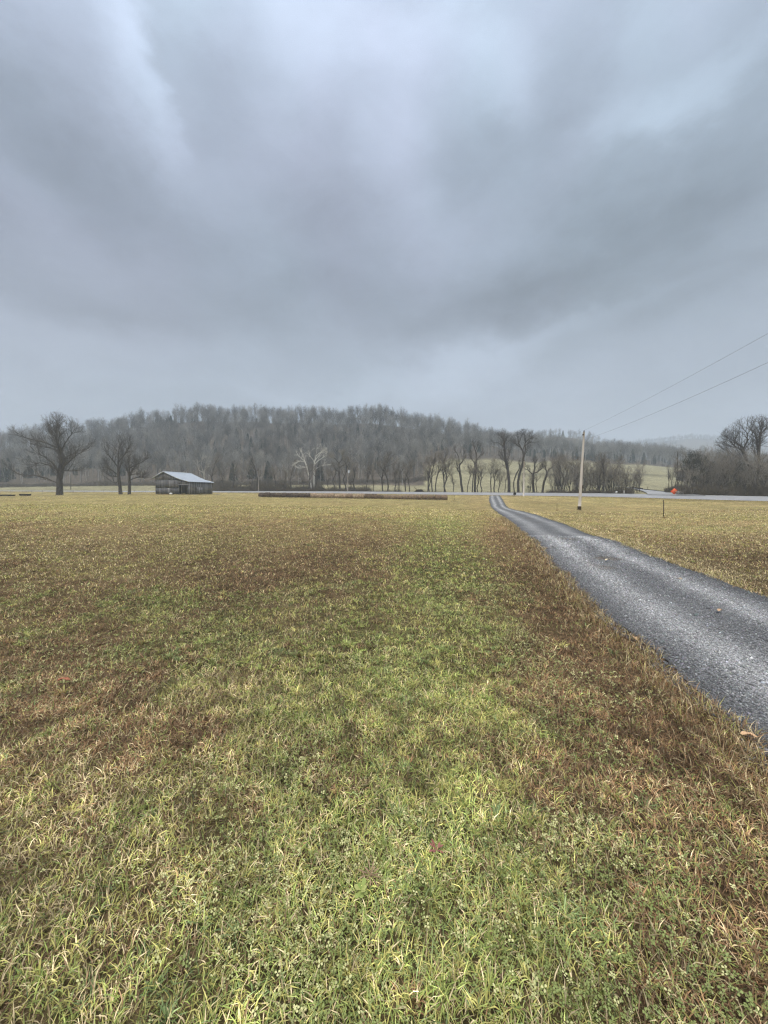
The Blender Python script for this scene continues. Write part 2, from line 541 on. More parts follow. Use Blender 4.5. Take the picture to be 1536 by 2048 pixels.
S8P = [(-400, 950), (0, 952), (300, 950), (700, 950), (820, 948), (870, 928), (900, 917), (960, 914), (1000, 918), (1060, 924), (1225, 925), (1290, 928), (1340, 933), (1420, 940), (1536, 946)]
RD = [(-400, 330), (0, 330), (150, 350), (260, 370), (800, 385), (950, 380), (1000, 385), (1060, 395), (1200, 400), (1340, 420), (1536, 430)]
RP = [(-400, 905), (0, 903), (130, 886), (210, 876), (255, 866), (290, 854), (340, 846), (420, 843), (640, 848), (740, 847), (800, 853), (860, 862), (900, 870), (950, 884), (1000, 895), (1060, 902), (1110, 908), (1200, 915), (1300, 920), (1400, 932), (1536, 944)]
H2P = [(-400, 930), (800, 905), (900, 892), (950, 884), (1000, 881), (1060, 880), (1110, 874), (1150, 879), (1200, 893), (1250, 906), (1290, 914), (1340, 926), (1420, 936), (1536, 942)]
H3P = [(-400, 930), (1000, 905), (1200, 893), (1260, 890), (1300, 885), (1340, 881), (1380, 877), (1420, 880), (1480, 884), (1536, 887), (1800, 890)]


def stages(px):
    px = np.asarray(px, float)
    o = np.ones_like(px)
    dr = T(px, DR)
    st = [(10 * o, 0 * o)]
    st.append((.33 * dr, T(px, S1)))
    st.append((.62 * dr, T(px, S2)))
    st.append((.88 * dr, T(px, S3)))
    zn = zpy(T(px, PYN), dr); zf = zpy(T(px, PYF), dr + W_ROAD)
    st.append((dr - .5, zn - .05))
    st.append((dr + W_ROAD + .5, zf - .05))
    st.append((dr + W_ROAD + 8, zf + T(px, TOE)))
    d7 = T(px, S7D); st.append((d7, zpy(T(px, S7P), d7)))
    d8 = T(px, S8D); st.append((d8, zpy(T(px, S8P), d8)))
    d9 = T(px, RD); z9 = zpy(T(px, RP), d9); st.append((d9, z9))
    st.append((d9 + 110, z9 * .55))
    d11 = 650 * o; st.append((d11, zpy(T(px, H2P), d11)))
    st.append((950 * o, 18 * o))
    d12 = 1500 * o; st.append((d12, zpy(T(px, H3P), d12)))
    st.append((1850 * o, 60 * o))
    return st


# driveway: left and right edges as (px, py of the photo -> plan) given in plan metres
# side road beyond the main one: left and right edge points (px, py, D)
SIDE = [((1296, 989.3, 79.8), (1414, 991.6, 73.6)), ((1293, 985.8, 85), (1385, 988.6, 81)), ((1286, 982.4, 92), (1348, 985, 90)),
        ((1274, 979.0, 103), (1306, 980.3, 103)), ((1262, 976.6, 118), (1282, 977.4, 118)), ((1243, 974.5, 140), (1256, 974.8, 140))]
SIDE3 = [(at(*a), at(*b)) for a, b in SIDE]


def height(X, Y):
    X = np.asarray(X, float); Y = np.asarray(Y, float)
    px = 768 + 768 * X / np.maximum(Y, 10)
    px = np.clip(px, -850, 2400)
    st = stages(px)
    z = np.zeros_like(px)
    for (d0, z0), (d1, z1) in zip(st[:-1], st[1:]):
        f = np.clip((np.maximum(Y, 10) - d0) / (d1 - d0), 0, 1)
        z = np.where(Y >= d0, z0 + (z1 - z0) * f, z)
    und = (vnoise(X, Y, .12, 3, 2) - .5) * .16 * sst(6, 20, Y) * (1 - sst(55, 62, Y) * sst(0, 1, 1))
    z = z + und
    hill = sst(200, 300, Y)
    z = z + hill * (vnoise(X, Y, .02, 9, 3) - .5) * 5
    # blend to side road
    for (a0, b0), (a1, b1) in zip(SIDE3[:-1], SIDE3[1:]):
        pass
    ys = [(a.y + b.y) / 2 for a, b in SIDE3]
    cx = [(a.x + b.x) / 2 for a, b in SIDE3]; hw = [(b.x - a.x) / 2 for a, b in SIDE3]; zz = [(a.z + b.z) / 2 for a, b in SIDE3]
    c = np.interp(Y, ys, cx); h = np.interp(Y, ys, hw); s = np.interp(Y, ys, zz)
    m = (1 - sst(0, 5, np.abs(X - c) - h - .5)) * (Y > T(px, DR) + W_ROAD + .6) * (1 - sst(140, 155, Y))
    z = z * (1 - m) + (s - .07) * m
    return z


EDGE_L = [(979, 990.3), (977.6, 999), (982, 1013), (991, 1022.5), (1001, 1029), (1017, 1042), (1063, 1078), (1108, 1130), (1154, 1166), (1180, 1201), (1226, 1240), (1275, 1285), (1323, 1322), (1388, 1387), (1453, 1452), (1508, 1497), (1545, 1522)]
EDGE_R = [(999, 990.3), (1003.6, 996.5), (1011.5, 1010), (1020.6, 1017), (1030, 1019.5), (1050, 1023.5), (1073, 1029), (1128, 1047), (1170, 1065), (1226, 1084), (1291, 1110), (1356, 1131), (1400, 1148), (1536, 1196)]


def drop(px, py):
    """where the sight line through (px,py) meets the field"""
    ds = np.concatenate([np.arange(1, 20, .02), np.arange(20, 104, .05)])
    u, v = (px - 768) / 768, (1024 - py) / 768
    t = ds / (CT + v * ST)
    below = (CAM_H + t * (v * CT - ST)) < height(u * t, ds) + .02
    k = int(np.argmax(below)) if below.any() else len(ds) - 1
    return u * t[k], ds[k]


def edge_table(pts, extra):
    q = sorted([(y, x) for x, y in (drop(*p) for p in pts)] + extra)
    Y = np.array([a for a, _ in q]); X = np.array([b for _, b in q])
    g = np.concatenate([np.arange(-2, 12, .5), np.arange(12, 101, 2.0)])
    Xi = np.interp(g, Y, X)
    k = np.array([.2, .6, .2])
    Xs = Xi.copy(); 
    for _ in range(2): Xs[1:-1] = np.convolve(Xs, k, 'valid')
    return g, Xs


TL = edge_table(EDGE_L, [(-2, 1.15), (0, 1.68), (100.5, 27.6)])
TR = edge_table(EDGE_R, [(-2, 3.75), (0, 4.28), (2.3, 4.9), (100.5, 30.6)])


def drive_l(Y): return np.interp(Y, *TL)


def drive_w(Y): return np.interp(Y, *TR) - np.interp(Y, *TL)


def G(px, D, dz=0.0):
    """point on the ground seen under column px at distance D"""
    X = (px - 768) / 768 * D
    return Vector((float(X), float(D), float(height(X, D)) + dz))


GREEN = np.array([.16, .19, .06]); YEL = np.array([.31, .265, .11]); TAN = np.array([.38, .285, .145])
RUST = np.array([.23, .145, .08]); OLIVE = np.array([.21, .18, .08]); LITTER = np.array([.12, .10, .08])
PAST = np.array([.27, .25, .155])


def lawn_weights(X, Y):
    """weights green, yellow, tan, rust, olive of the field at a spot"""
    n1 = vnoise(X, Y * .7, .35, 21, 4); n2 = vnoise(X, Y * .6, .11, 31, 3); n3 = vnoise(X, Y, 1.3, 41, 3)
    dl = X - drive_l(Y)
    dr = dl - drive_w(Y)
    left = dl < 0
    mid = .16 * Y - .05
    stripe = np.exp(-((X - mid) / (.6 + .07 * Y)) ** 2) * (1 - sst(16, 34, Y)) * (.6 + .7 * n1)
    patch = np.exp(-(((X + 3.7) / 1.6) ** 2 + ((Y - 5.6) / .7) ** 2))
    band = sst(5, 8, Y) * (1 - sst(13, 24, Y)) * (1 - stripe)
    rustedge = np.exp(-((dl + .55 + .02 * Y) / (.5 + .03 * Y)) ** 2) * left
    goldedge = np.exp(-((dr - .5) / .75) ** 2) * (~left)
    goldedge2 = np.exp(-((dl + .3) / .4) ** 2) * left * sst(8, 14, Y)
    far = sst(16, 40, Y)
    n4 = vnoise(X, Y * .8, 2.4, 51, 3)
    g = .14 + 1.9 * stripe + 1.6 * patch + 1.4 * (n1 - .5) + .9 * (n3 - .5) + 1.6 * (n4 - .5) - .6 * band * (~(patch > .3))
    g = g * (1 - .75 * rustedge) * (1 - .5 * far)
    r = .33 + .3 * band * (.3 + n2) + 1.9 * rustedge + 1.6 * (n2 - .5) + .8 * (.5 - n1) + .35 * (~left) + 1.5 * (.5 - n4)
    r = r * (1 - .62 * far) * (1 - .5 * stripe) * (1 - goldedge)
    y = .42 + 1.3 * far * (.4 + n1) + .8 * (n3 - .5) + .45 * band * sst(.4, .6, n1) + .75 * stripe
    tn = .38 + .25 * band + 1.6 * goldedge + 1.1 * goldedge2 + .8 * far * n2 + .35 * (~left)
    ol = .35 + .6 * (n3 - .4)
    bp = sst(.52, .66, vnoise(X, Y, .85, 95, 4)) * (1 - sst(7, 12, Y)) * (1 - .55 * stripe)
    g = g * (1 - .75 * bp); y = y * (1 - .6 * bp); r = r + 1.1 * bp; ol = ol + .5 * bp
    n5 = vnoise(X * .22 + Y * .05, Y, .30, 83, 3) - .5
    fs = sst(9, 22, Y)
    r = r + 1.3 * fs * n5; y = y - 1.0 * fs * n5; tn = tn + .8 * fs * (vnoise(X * .3, Y, .2, 85, 3) - .5)
    w = np.stack([np.clip(v, .02, 4) for v in (g, y, tn, r, ol)], -1)
    return w / w.sum(-1, keepdims=True)


def ground_tint(X, Y):
    px = 768 + 768 * X / np.maximum(Y, 10)
    w = lawn_weights(X, Y)
    c = w @ np.stack([GREEN, YEL, TAN, RUST, OLIVE])
    # thatch and soil below the blades, colour darkened to stand for shade between them
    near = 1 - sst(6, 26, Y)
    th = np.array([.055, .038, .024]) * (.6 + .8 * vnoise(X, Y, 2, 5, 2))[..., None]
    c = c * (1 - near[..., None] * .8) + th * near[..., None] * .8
    dr = T(px, DR)
    # beyond the road: pale winter pasture, forest litter
    past = sst(dr + 2, dr + 10, Y)[..., None]
    pc = PAST * (.82 + .36 * vnoise(X * .4, Y, .08, 8, 3))[..., None]
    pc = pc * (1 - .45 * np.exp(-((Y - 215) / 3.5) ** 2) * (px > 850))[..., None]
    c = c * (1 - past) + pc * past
    ff = forest_foot(px)
    fo = (sst(ff - 3, ff + 4, Y))[..., None]
    c = c * (1 - fo) + LITTER * fo
    # creek bank just behind the road, right of the barn
    cb = (sst(dr + W_ROAD + 1.0, dr + W_ROAD + 2, Y) * (1 - sst(dr + W_ROAD + 10, dr + W_ROAD + 16, Y)) * sst(430, 560, px) * (1 - sst(1225, 1255, px)))[..., None]
    c = c * (1 - cb) + np.array([.075, .062, .045]) * cb
    # darker grass beside the road
    eg = (np.exp(-((Y - (dr - 2.6)) / .9) ** 2) * sst(1150, 1300, px) * vnoise(X, Y, .15, 77, 2))[..., None]
    return c * (1 - .75 * eg)


def forest_foot(px):
    return np.where(px < 848, T(px, S7D) - 2, T(px, S8D) - 1)


def build_ground():
    cols = np.linspace(-850, 2400, 620)
    seg = [10, 12, 12, 10, 3, 10, 12, 14, 16, 10, 10, 6, 12, 5]
    st = stages(cols)
    rows = []
    for i, n in enumerate(seg):
        for k in range(n):
            rows.append(st[i][0] + (st[i + 1][0] - st[i][0]) * k / n)
    rows.append(st[-1][0])
    near = np.concatenate([np.linspace(-30, 0, 12)[:-1], np.linspace(0, 10, 60)[:-1]])
    u = (cols - 768) / 768
    Yg = np.concatenate([np.repeat(near[:, None], len(cols), 1), np.array(rows)])
    Xg = u[None] * np.maximum(Yg, 10)
    Z = height(Xg, Yg)
    # sink ground a little under the drive so the gravel sheet is never pierced
    inside = (Xg > drive_l(Yg) + .12) & (Xg < drive_l(Yg) + drive_w(Yg) - .12) & (Yg < 99)
    Z = np.where(inside, Z - .05, Z)
    nr, nc = Yg.shape
    V = np.stack([Xg, Yg, Z], -1).reshape(-1, 3)
    idx = np.arange(nr * nc).reshape(nr, nc)
    F = np.stack([idx[:-1, :-1], idx[:-1, 1:], idx[1:, 1:], idx[1:, :-1]], -1).reshape(-1, 4)
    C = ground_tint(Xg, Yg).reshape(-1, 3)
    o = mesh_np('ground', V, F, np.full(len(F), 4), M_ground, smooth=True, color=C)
    tag(o, 'wide winter field of short brown and green grass rising to wooded hills', kind='structure')


build_ground()


def strip_mesh(name, left, right, mat, across=6, dz=0.0, drape=False, tintf=None, label=None):
    """road-like sheet between two polylines of equal length"""
    Lp = np.array(left, float); Rp = np.array(right, float)
    n = len(Lp)
    V = []; C = []
    for k in range(across + 1):
        f = k / across
        P = Lp * (1 - f) + Rp * f
        V.append(P)
        C.append(tintf(np.full(n, f), P) if tintf else np.ones((n, 3)))
    V = np.stack(V, 1); C = np.stack(C, 1)
    if drape:
        V[..., 2] = height(V[..., 0], V[..., 1])
    V[..., 2] += dz
    idx = np.arange(n * (across + 1)).reshape(n, across + 1)
    F = np.stack([idx[:-1, :-1], idx[:-1, 1:], idx[1:, 1:], idx[1:, :-1]], -1).reshape(-1, 4)
    o = mesh_np(name, V.reshape(-1, 3), F, np.full(len(F), 4), mat, smooth=True, color=C.reshape(-1, 3))
    tag(o, label, kind='structure')
    return o


def track_tint(f, X, Y):
    """gravel colour across the drive: dark crown, two pale packed wheel tracks"""
    n = (vnoise(X, Y, .8, 55, 3) - .5) * .10
    wob = f + n * .5
    tr = np.maximum(np.exp(-((wob - .28) / .115) ** 2), np.exp(-((wob - .75) / .10) ** 2) * .95)
    tr = tr * (.65 + .55 * sst(15, 60, Y)) * (.75 + .5 * vnoise(X, Y * .5, .5, 66, 2))
    dark = np.array([.195, .20, .21]); pale = np.array([.50, .505, .515])
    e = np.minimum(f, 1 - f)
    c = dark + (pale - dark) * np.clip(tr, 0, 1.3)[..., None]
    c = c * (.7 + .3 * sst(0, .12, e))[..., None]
    # a few earthy worn spots on the crown
    sp = (sst(.66, .74, vnoise(X, Y, .9, 91, 2)) * np.exp(-((f - .5) / .18) ** 2))[..., None]
    return c * (1 - sp * .5) + np.array([.13, .10, .07]) * sp * .5


def build_drive():
    ys = np.concatenate([np.linspace(-1, 16, 90), np.linspace(16, 99.6, 170)[1:]])
    l = drive_l(ys); w = drive_w(ys)
    l = l + (vnoise(ys, ys * 0, 1.5, 4, 4) - .5) * .3
    r = drive_l(ys) + w + (vnoise(ys, ys * 0, 1.2, 14, 4) - .5) * .3
    L3 = np.stack([l, ys, ys * 0], -1); R3 = np.stack([r, ys, ys * 0], -1)
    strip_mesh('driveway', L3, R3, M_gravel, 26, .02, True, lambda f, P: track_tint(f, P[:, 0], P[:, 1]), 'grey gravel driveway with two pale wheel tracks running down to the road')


build_drive()


def build_road():
    px = np.linspace(-850, 2400, 260)
    u = (px - 768) / 768
    dr = T(px, DR); zn = zpy(T(px, PYN), dr); zf = zpy(T(px, PYF), dr + W_ROAD)
    Lp = np.stack([u * dr, dr, zn], -1); Rp = np.stack([u * (dr + W_ROAD), dr + W_ROAD, zf], -1)
    strip_mesh('road', Lp, Rp, M_asphalt, 4, .03, False, lambda f, P: np.ones((len(P), 3)) * (1 - .18 * np.abs(f - .5))[:, None], 'pale wet asphalt road crossing the valley')
    # pale shoulder lines
    for name, fa, fb in (('road_edge_line', .045, .065), ('road_edge_line', .935, .955)):
        A = Lp * (1 - fa) + Rp * fa; B = Lp * (1 - fb) + Rp * fb
        tag(strip_mesh(name, A, B, M_white, 1, .036, False, None, None), kind='structure')
    pts = SIDE3
    ts = np.linspace(0, len(pts) - 1, 40)
    a = np.array([p[0] for p in pts]); b = np.array([p[1] for p in pts])
    ip = lambda arr: np.stack([np.interp(ts, np.arange(len(pts)), arr[:, k]) for k in range(3)], -1)
    strip_mesh('side_road', ip(a), ip(b), M_asphalt, 4, .045, False, None, 'wet side road branching off past the guardrail')


build_road()

# ------------------------------------------------------------------ trees
def resample(pts, step):
    out = [np.array(pts[0], float)]
    for p in pts[1:]:
        p = np.array(p, float); q = out[-1]
        d = np.linalg.norm(p - q); n = max(1, int(round(d / step)))
        for k in range(1, n + 1):
            out.append(q + (p - q) * k / n)
    return out


def colonize(nodes, parents, A, step, kill, infl, iters, seed, trop=(0, 0, .05), jit=.25):
    r = np.random.default_rng(seed)
    P = [np.array(p, float) for p in nodes]; par = list(parents)
    A = np.array(A)
    PN = np.array(P)
    d = np.linalg.norm(A[:, None] - PN[None], axis=2)
    best = d.argmin(1); bd = d.min(1)
    trop = np.array(trop)
    for it in range(iters):
        if len(A) == 0: break
        act = bd < infl
        if not act.any():
            act = bd <= bd.min() + 1e-6
        ids = np.unique(best[act])
        new = []; newp = []
        for i in ids:
            v = A[act & (best == i)] - P[i]
            v = v / (np.linalg.norm(v, axis=1, keepdims=True) + 1e-9)
            m = v.mean(0) + r.normal(0, jit, 3) + trop
            m /= np.linalg.norm(m) + 1e-9
            new.append(P[i] + m * step); newp.append(i)
        b = len(P)
        P += new; par += newp
        NN = np.array(new)
        d = np.linalg.norm(A[:, None] - NN[None], axis=2)
        nb = d.argmin(1); nd = d.min(1)
        better = nd < bd
        best = np.where(better, nb + b, best); bd = np.where(better, nd, bd)
        keep = bd > kill
        A = A[keep]; best = best[keep]; bd = bd[keep]
    return np.array(P), np.array(par)


def edge_tubes(A, B, ra, rb, n):
    """prisms for many edges at once"""
    if len(A) == 0: return np.zeros((0, 3)), np.zeros((0, 4), int)
    d = B - A; L = np.linalg.norm(d, axis=1, keepdims=True) + 1e-9; d = d / L
    up = np.where(np.abs(d[:, 2:3]) < .9, np.array([[0, 0, 1.]]), np.array([[1., 0, 0]]))
    x = np.cross(d, up); x /= np.linalg.norm(x, axis=1, keepdims=True) + 1e-9
    y = np.cross(d, x)
    vs = []
    for P, r_, e in ((A, ra, -.08), (B, rb, .04)):
        for k in range(n):
            a = 2 * math.pi * k / n
            vs.append(P + d * L * e * 0 + (x * math.cos(a) + y * math.sin(a)) * r_[:, None])
    V = np.stack(vs, 1)
    m = len(A)
    base = (np.arange(m) * 2 * n)[:, None]
    F = []
    for k in range(n):
        k2 = (k + 1) % n
        F.append(np.concatenate([base + k, base + k2, base + n + k2, base + n + k], 1))
    return V.reshape(-1, 3), np.concatenate(F, 0)


def make_tree_geo(nodes, parents, r_base, r_tip, twigs, twig_len, twig_w, seed, droop=.0, split=.22):
    """returns trunk (V,F) and crown (V,F,sizes)"""
    r = np.random.default_rng(seed)
    P = np.asarray(nodes); par = np.asarray(parents)
    n = len(P)
    cnt = np.zeros(n); has = np.zeros(n, bool); has[par[par >= 0]] = True
    cnt[~has] = 1
    for i in range(n - 1, 0, -1):
        if par[i] >= 0: cnt[par[i]] += cnt[i]
    e = max(1.5, math.log(max(cnt[0], 2)) / math.log(r_base / r_tip))
    rad = r_tip * cnt ** (1 / e)
    # flare at the foot
    rad = rad * (1 + .35 * np.exp(-(P[:, 2] - P[0, 2]) / (r_base * 2.2)))
    ch = np.where(par >= 0)[0]
    A = P[par[ch]]; B = P[ch]; rb = rad[ch]; ra = np.minimum(rad[par[ch]], rb * 1.6)
    thick = rb > r_base * split
    V1, F1 = edge_tubes(A[thick], B[thick], ra[thick], rb[thick], 7)
    V2, F2 = edge_tubes(A[~thick], B[~thick], ra[~thick], rb[~thick], 3)
    # twigs: thin slivers from the small branches
    small = np.where(rb < r_base * .18)[0]
    if len(small) == 0: small = np.arange(len(rb))
    k = r.choice(small, twigs)
    f = r.random((twigs, 1))
    S = A[k] * (1 - f) + B[k] * f
    d = (B[k] - A[k]); d /= np.linalg.norm(d, axis=1, keepdims=True) + 1e-9
    d = d * .8 + r.normal(0, .55, (twigs, 3)); d[:, 2] += .15 - droop
    d /= np.linalg.norm(d, axis=1, keepdims=True)
    ln = twig_len * r.uniform(.5, 1.3, (twigs, 1))
    s = np.cross(d, r.normal(0, 1, (twigs, 3))); s /= np.linalg.norm(s, axis=1, keepdims=True) + 1e-9
    mid = S + d * ln * .5 + r.normal(0, .06, (twigs, 3)) * ln
    d2 = d + r.normal(0, .35, (twigs, 3)); d2[:, 2] += .1
    tip = mid + d2 * ln * .5
    w = twig_w * r.uniform(.7, 1.3, (twigs, 1))
    tv = np.stack([S - s * w, S + s * w, mid + s * w * .7, mid - s * w * .7, tip], 1).reshape(-1, 3)
    b = (np.arange(twigs) * 5)[:, None]
    q = np.concatenate([b, b + 1, b + 2, b + 3], 1); tr = np.concatenate([b + 3, b + 2, b + 4], 1)
    off = len(V2)
    V = np.concatenate([V2, tv]) if off else tv
    flat = np.concatenate([F2.ravel(), (q + off).ravel(), (tr + off).ravel()]).astype(int)
    sizes = np.concatenate([np.full(len(F2), 4), np.full(twigs, 4), np.full(twigs, 3)])
    return (V1, F1), (V, flat, sizes)


def ellip(r, c, rad, n, shell=.35, zmin=None):
    out = []
    while len(out) < n:
        p = r.uniform(-1, 1, (n * 3, 3)); q = np.linalg.norm(p, axis=1)
        p = p[(q < 1) & (q > shell * r.random(len(q)) ** .5)]
        p = p * rad + c
        if zmin is not None: p = p[p[:, 2] > zmin]
        out += list(p)
    return np.array(out[:n])


def branch(nodes, par, i0, d, length, level, r, inside, ratio=.55, n=(5, 4, 3, 2), ang=.75, up=.10, wig=.10):
    """a branch with side branches down to level 0, kept within the crown's outline"""
    k_ = n[min(len(n) - 1, 3 - level)] if level < 4 else n[0]
    p = nodes[i0]; prev = i0
    d = d / (np.linalg.norm(d) + 1e-9)
    roll = r.uniform(0, 6.283)
    for k in range(1, k_ + 1):
        d = d + np.array([0, 0, up]) + r.normal(0, wig, 3); d /= np.linalg.norm(d)
        q = p + d * (length / k_)
        if not inside(q):
            return
        nodes.append(q); par.append(prev); prev = len(nodes) - 1; p = q
        if level > 0:
            a = np.cross(d, [0, 0, 1.]) if abs(d[2]) < .95 else np.array([1., 0, 0]); a /= np.linalg.norm(a); b = np.cross(d, a)
            roll += 2.4 + r.uniform(-.4, .4)
            s_ = a * math.cos(roll) + b * math.sin(roll)
            t = ang * r.uniform(.65, 1.2) * (1 if k < k_ else .5)
            dd = d * math.cos(t) + s_ * math.sin(t)
            branch(nodes, par, prev, dd, length * ratio * r.uniform(.75, 1.2) * (1 - .3 * (k - 1) / k_), level - 1, r, inside, ratio, n, ang, up, wig)


def hero_tree(name, px0, py0, D, limbs, envs, r_base, label, cat='tree', group=None, n_attr=700, step=.45, kill=.75, infl=5, twigs=3500, twig_len=.9, twig_w=.008, seed=1, bark=None, twig=None, ry=.85, droop=0, r_tip=.009, jit=.10, levels=3, every=2, blen=.17):
    """a tree drawn by its limbs in photo pixels, stood at distance D with real depth"""
    r = np.random.default_rng(seed)
    B = at(px0, py0, D)
    gz = float(height(B.x, D))
    base = Vector((B.x, D, min(B.z, gz + .05)))
    def loc(px, py, y=0):
        p = at(px, py, D)
        return np.array([p.x - base.x, y, p.z - base.z])
    nodes = [np.array([0, 0, -.15])]; par = [-1]; chains = []
    for li, limb in enumerate(limbs):
        pts = [loc(*q[:2]) for q in limb]
        swing = r.uniform(-.75, .75) if li else 0
        start = pts[0].copy()
        if li:
            dd = [np.linalg.norm((n_ - start) * np.array([1, .3, 1])) for n_ in nodes]
            si = int(np.argmin(dd)); y0 = nodes[si][1]
        else:
            si = 0; y0 = 0
        for p in pts:
            h = np.linalg.norm((p - start)[[0, 2]])
            p[1] = y0 + swing * h * .8
        pts[0] = nodes[si].copy() if li else nodes[0].copy()
        rs = resample(pts, step)
        if li and len(rs) > 4: rs = rs[:max(3, int(len(rs) * .78))]
        prev = si
        for q in rs[1:]:
            q = q + r.normal(0, .05 * step, 3)
            nodes.append(q); par.append(prev); prev = len(nodes) - 1
        chains.append(list(range(prev - len(rs) + 2, prev + 1)))
    E = [(loc(e[0], e[1]), np.array([e[2], e[2] * ry, e[3]]) * (D / 768) * 1.04) for e in envs]

    def inside(q):
        return q[2] > .8 and any((((q - c) / a) ** 2).sum() < 1 for c, a in E)
    H = max(c[2] + a[2] for c, a in E)
    for li, ids in enumerate(chains):
        if li == 0 and len(chains) > 1: continue
        m = len(ids)
        for k in range(2, m, every):
            f = k / m
            i_ = ids[k]; pd = nodes[i_] - nodes[par[i_]]
            pd = pd / (np.linalg.norm(pd) + 1e-9)
            for _ in range(1):
                sd = r.normal(0, 1, 3); sd -= pd * sd.dot(pd); sd /= np.linalg.norm(sd) + 1e-9
                dd = pd * .72 + sd * .62 + np.array([0, 0, .22])
                branch(nodes, par, i_, dd, H * blen * r.uniform(.7, 1.2) * (1 - .25 * f), levels, r, inside)
        i_ = ids[-1]; pd = nodes[i_] - nodes[par[i_]]; pd = pd / (np.linalg.norm(pd) + 1e-9)
        for _ in range(3):
            branch(nodes, par, i_, pd + r.normal(0, .28, 3) + np.array([0, 0, .15]), H * blen * 1.1, levels, r, inside)
    P, pr = np.array(nodes), np.array(par)
    (V1, F1), (V2, f2, s2) = make_tree_geo(P, pr, r_base, r_tip, twigs, twig_len, twig_w, seed, droop)
    root = empty(name, base)
    tag(root, label, cat, group)
    mesh_np('trunk', V1, F1, np.full(len(F1), 4), bark or M_bark, root, smooth=True)
    mesh_np('crown', V2, f2, s2, twig or M_twigd, root)
    return root


# left: big spreading oak and its two neighbours
hero_tree('oak_tree', 119, 991, 105,
          [[(119, 991), (119, 978), (119, 966)],
           [(117, 968), (110, 963), (100, 957), (86, 952), (66, 951), (40, 946)],
           [(117, 966), (110, 944), (105, 920), (94, 900), (78, 876), (60, 860), (42, 848)],
           [(119, 966), (121, 942), (122, 916), (113, 900), (100, 876), (84, 846)],
           [(122, 930), (126, 905), (127, 875), (131, 853)],
           [(121, 962), (126, 948), (138, 937), (152, 928), (170, 922), (184, 920)],
           [(124, 948), (131, 934), (136, 920), (158, 911), (188, 906)],
           [(127, 905), (136, 886), (150, 868), (158, 858)],
           [(110, 944), (98, 925), (82, 912), (58, 902)],
           [(108, 935), (92, 930), (72, 925), (52, 927)],
           [(100, 876), (104, 855), (108, 838)],
           [(127, 940), (145, 941), (165, 942)],
           [(126, 890), (138, 872), (142, 850)], [(104, 900), (88, 885), (62, 878), (43, 874)],
           [(100, 876), (86, 862), (70, 850)], [(138, 937), (150, 918), (168, 898)], [(94, 900), (76, 892), (52, 890)]],
          [(108, 884, 78, 58, 2), (110, 918, 80, 44, 1.2), (70, 945, 36, 12, .35), (160, 925, 34, 22, .4)],
          .7, 'huge bare spreading oak with a thick short trunk, standing far left of the barn', n_attr=2600, step=.5, kill=.62, twigs=4000, twig_len=1.2, seed=11, twig_w=.008, every=3)
hero_tree('bare_tree', 241, 989, 107,
          [[(241, 989), (240, 975), (238, 960), (236, 935), (237, 905), (239, 878)],
           [(237, 935), (228, 918), (218, 905)], [(237, 925), (246, 905), (252, 890)], [(238, 950), (226, 940), (214, 932)], [(238, 955), (222, 952), (210, 947)],
           [(238, 912), (230, 890)], [(239, 960), (228, 966), (213, 964)], [(237, 945), (245, 932), (251, 922)]],
          [(238, 895, 30, 40, 2), (232, 935, 30, 30, 1)], .42,
          'tall straight bare tree, the taller of the two just left of the barn', n_attr=1300, kill=.6, twigs=2000, seed=12, blen=.2)
hero_tree('bare_tree', 258.5, 989, 106,
          [[(258.5, 989), (258.5, 975), (259, 963)],
           [(259, 963), (264, 945), (270, 925), (280, 912), (292, 903)], [(259, 965), (253, 948), (248, 935)],
           [(263, 950), (274, 948), (290, 950)], [(268, 932), (266, 915)], [(268, 935), (280, 928), (296, 915)], [(262, 955), (272, 940), (288, 925)], [(262, 960), (276, 953), (288, 955)]],
          [(274, 922, 29, 28, 2), (256, 935, 16, 22, .7), (280, 946, 22, 12, .5)], .36,
          'short round crowned bare tree leaning right, close to the left side of the barn', n_attr=1100, kill=.6, twigs=1800, seed=13, blen=.2)
# white sycamores behind the road
hero_tree('sycamore_tree', 409, 976, 175,
          [[(409, 976), (409, 960), (407, 945), (402, 930)], [(409, 955), (413, 935), (418, 922), (429, 914)], [(407, 945), (396, 940), (393, 930), (384, 927)],
           [(412, 940), (420, 934)], [(403, 930), (405, 915)]],
          [(408, 925, 24, 16)], .2, 'pale barked bare sycamore behind the barn roof', n_attr=160, step=.7, kill=1.2, twigs=350, twig_len=1.3, twig_w=.022, seed=14, bark=M_pale2, twig=M_pale2, levels=1, every=3, r_tip=.024)
hero_tree('sycamore_tree', 624, 981, 137,
          [[(624, 981), (621, 965), (617, 950), (613, 932), (608, 918), (604, 905), (603, 896)],
           [(613, 934), (600, 931), (588, 934)], [(612, 936), (602, 937), (591, 936)], [(609, 920), (600, 915), (594, 918)], [(605, 908), (598, 900)], [(609, 917), (613, 907)],
           [(611, 925), (600, 921), (592, 924)], [(605, 905), (597, 892)]],
          [(600, 915, 14, 20), (596, 930, 12, 8, .4)], .30, 'white sycamore leaning left, left one of the pale pair behind the bales', n_attr=150, step=.6, kill=1.0, twigs=300, twig_len=1.1, twig_w=.022, seed=15, bark=M_pale, twig=M_pale, r_tip=.028, levels=1, every=3)
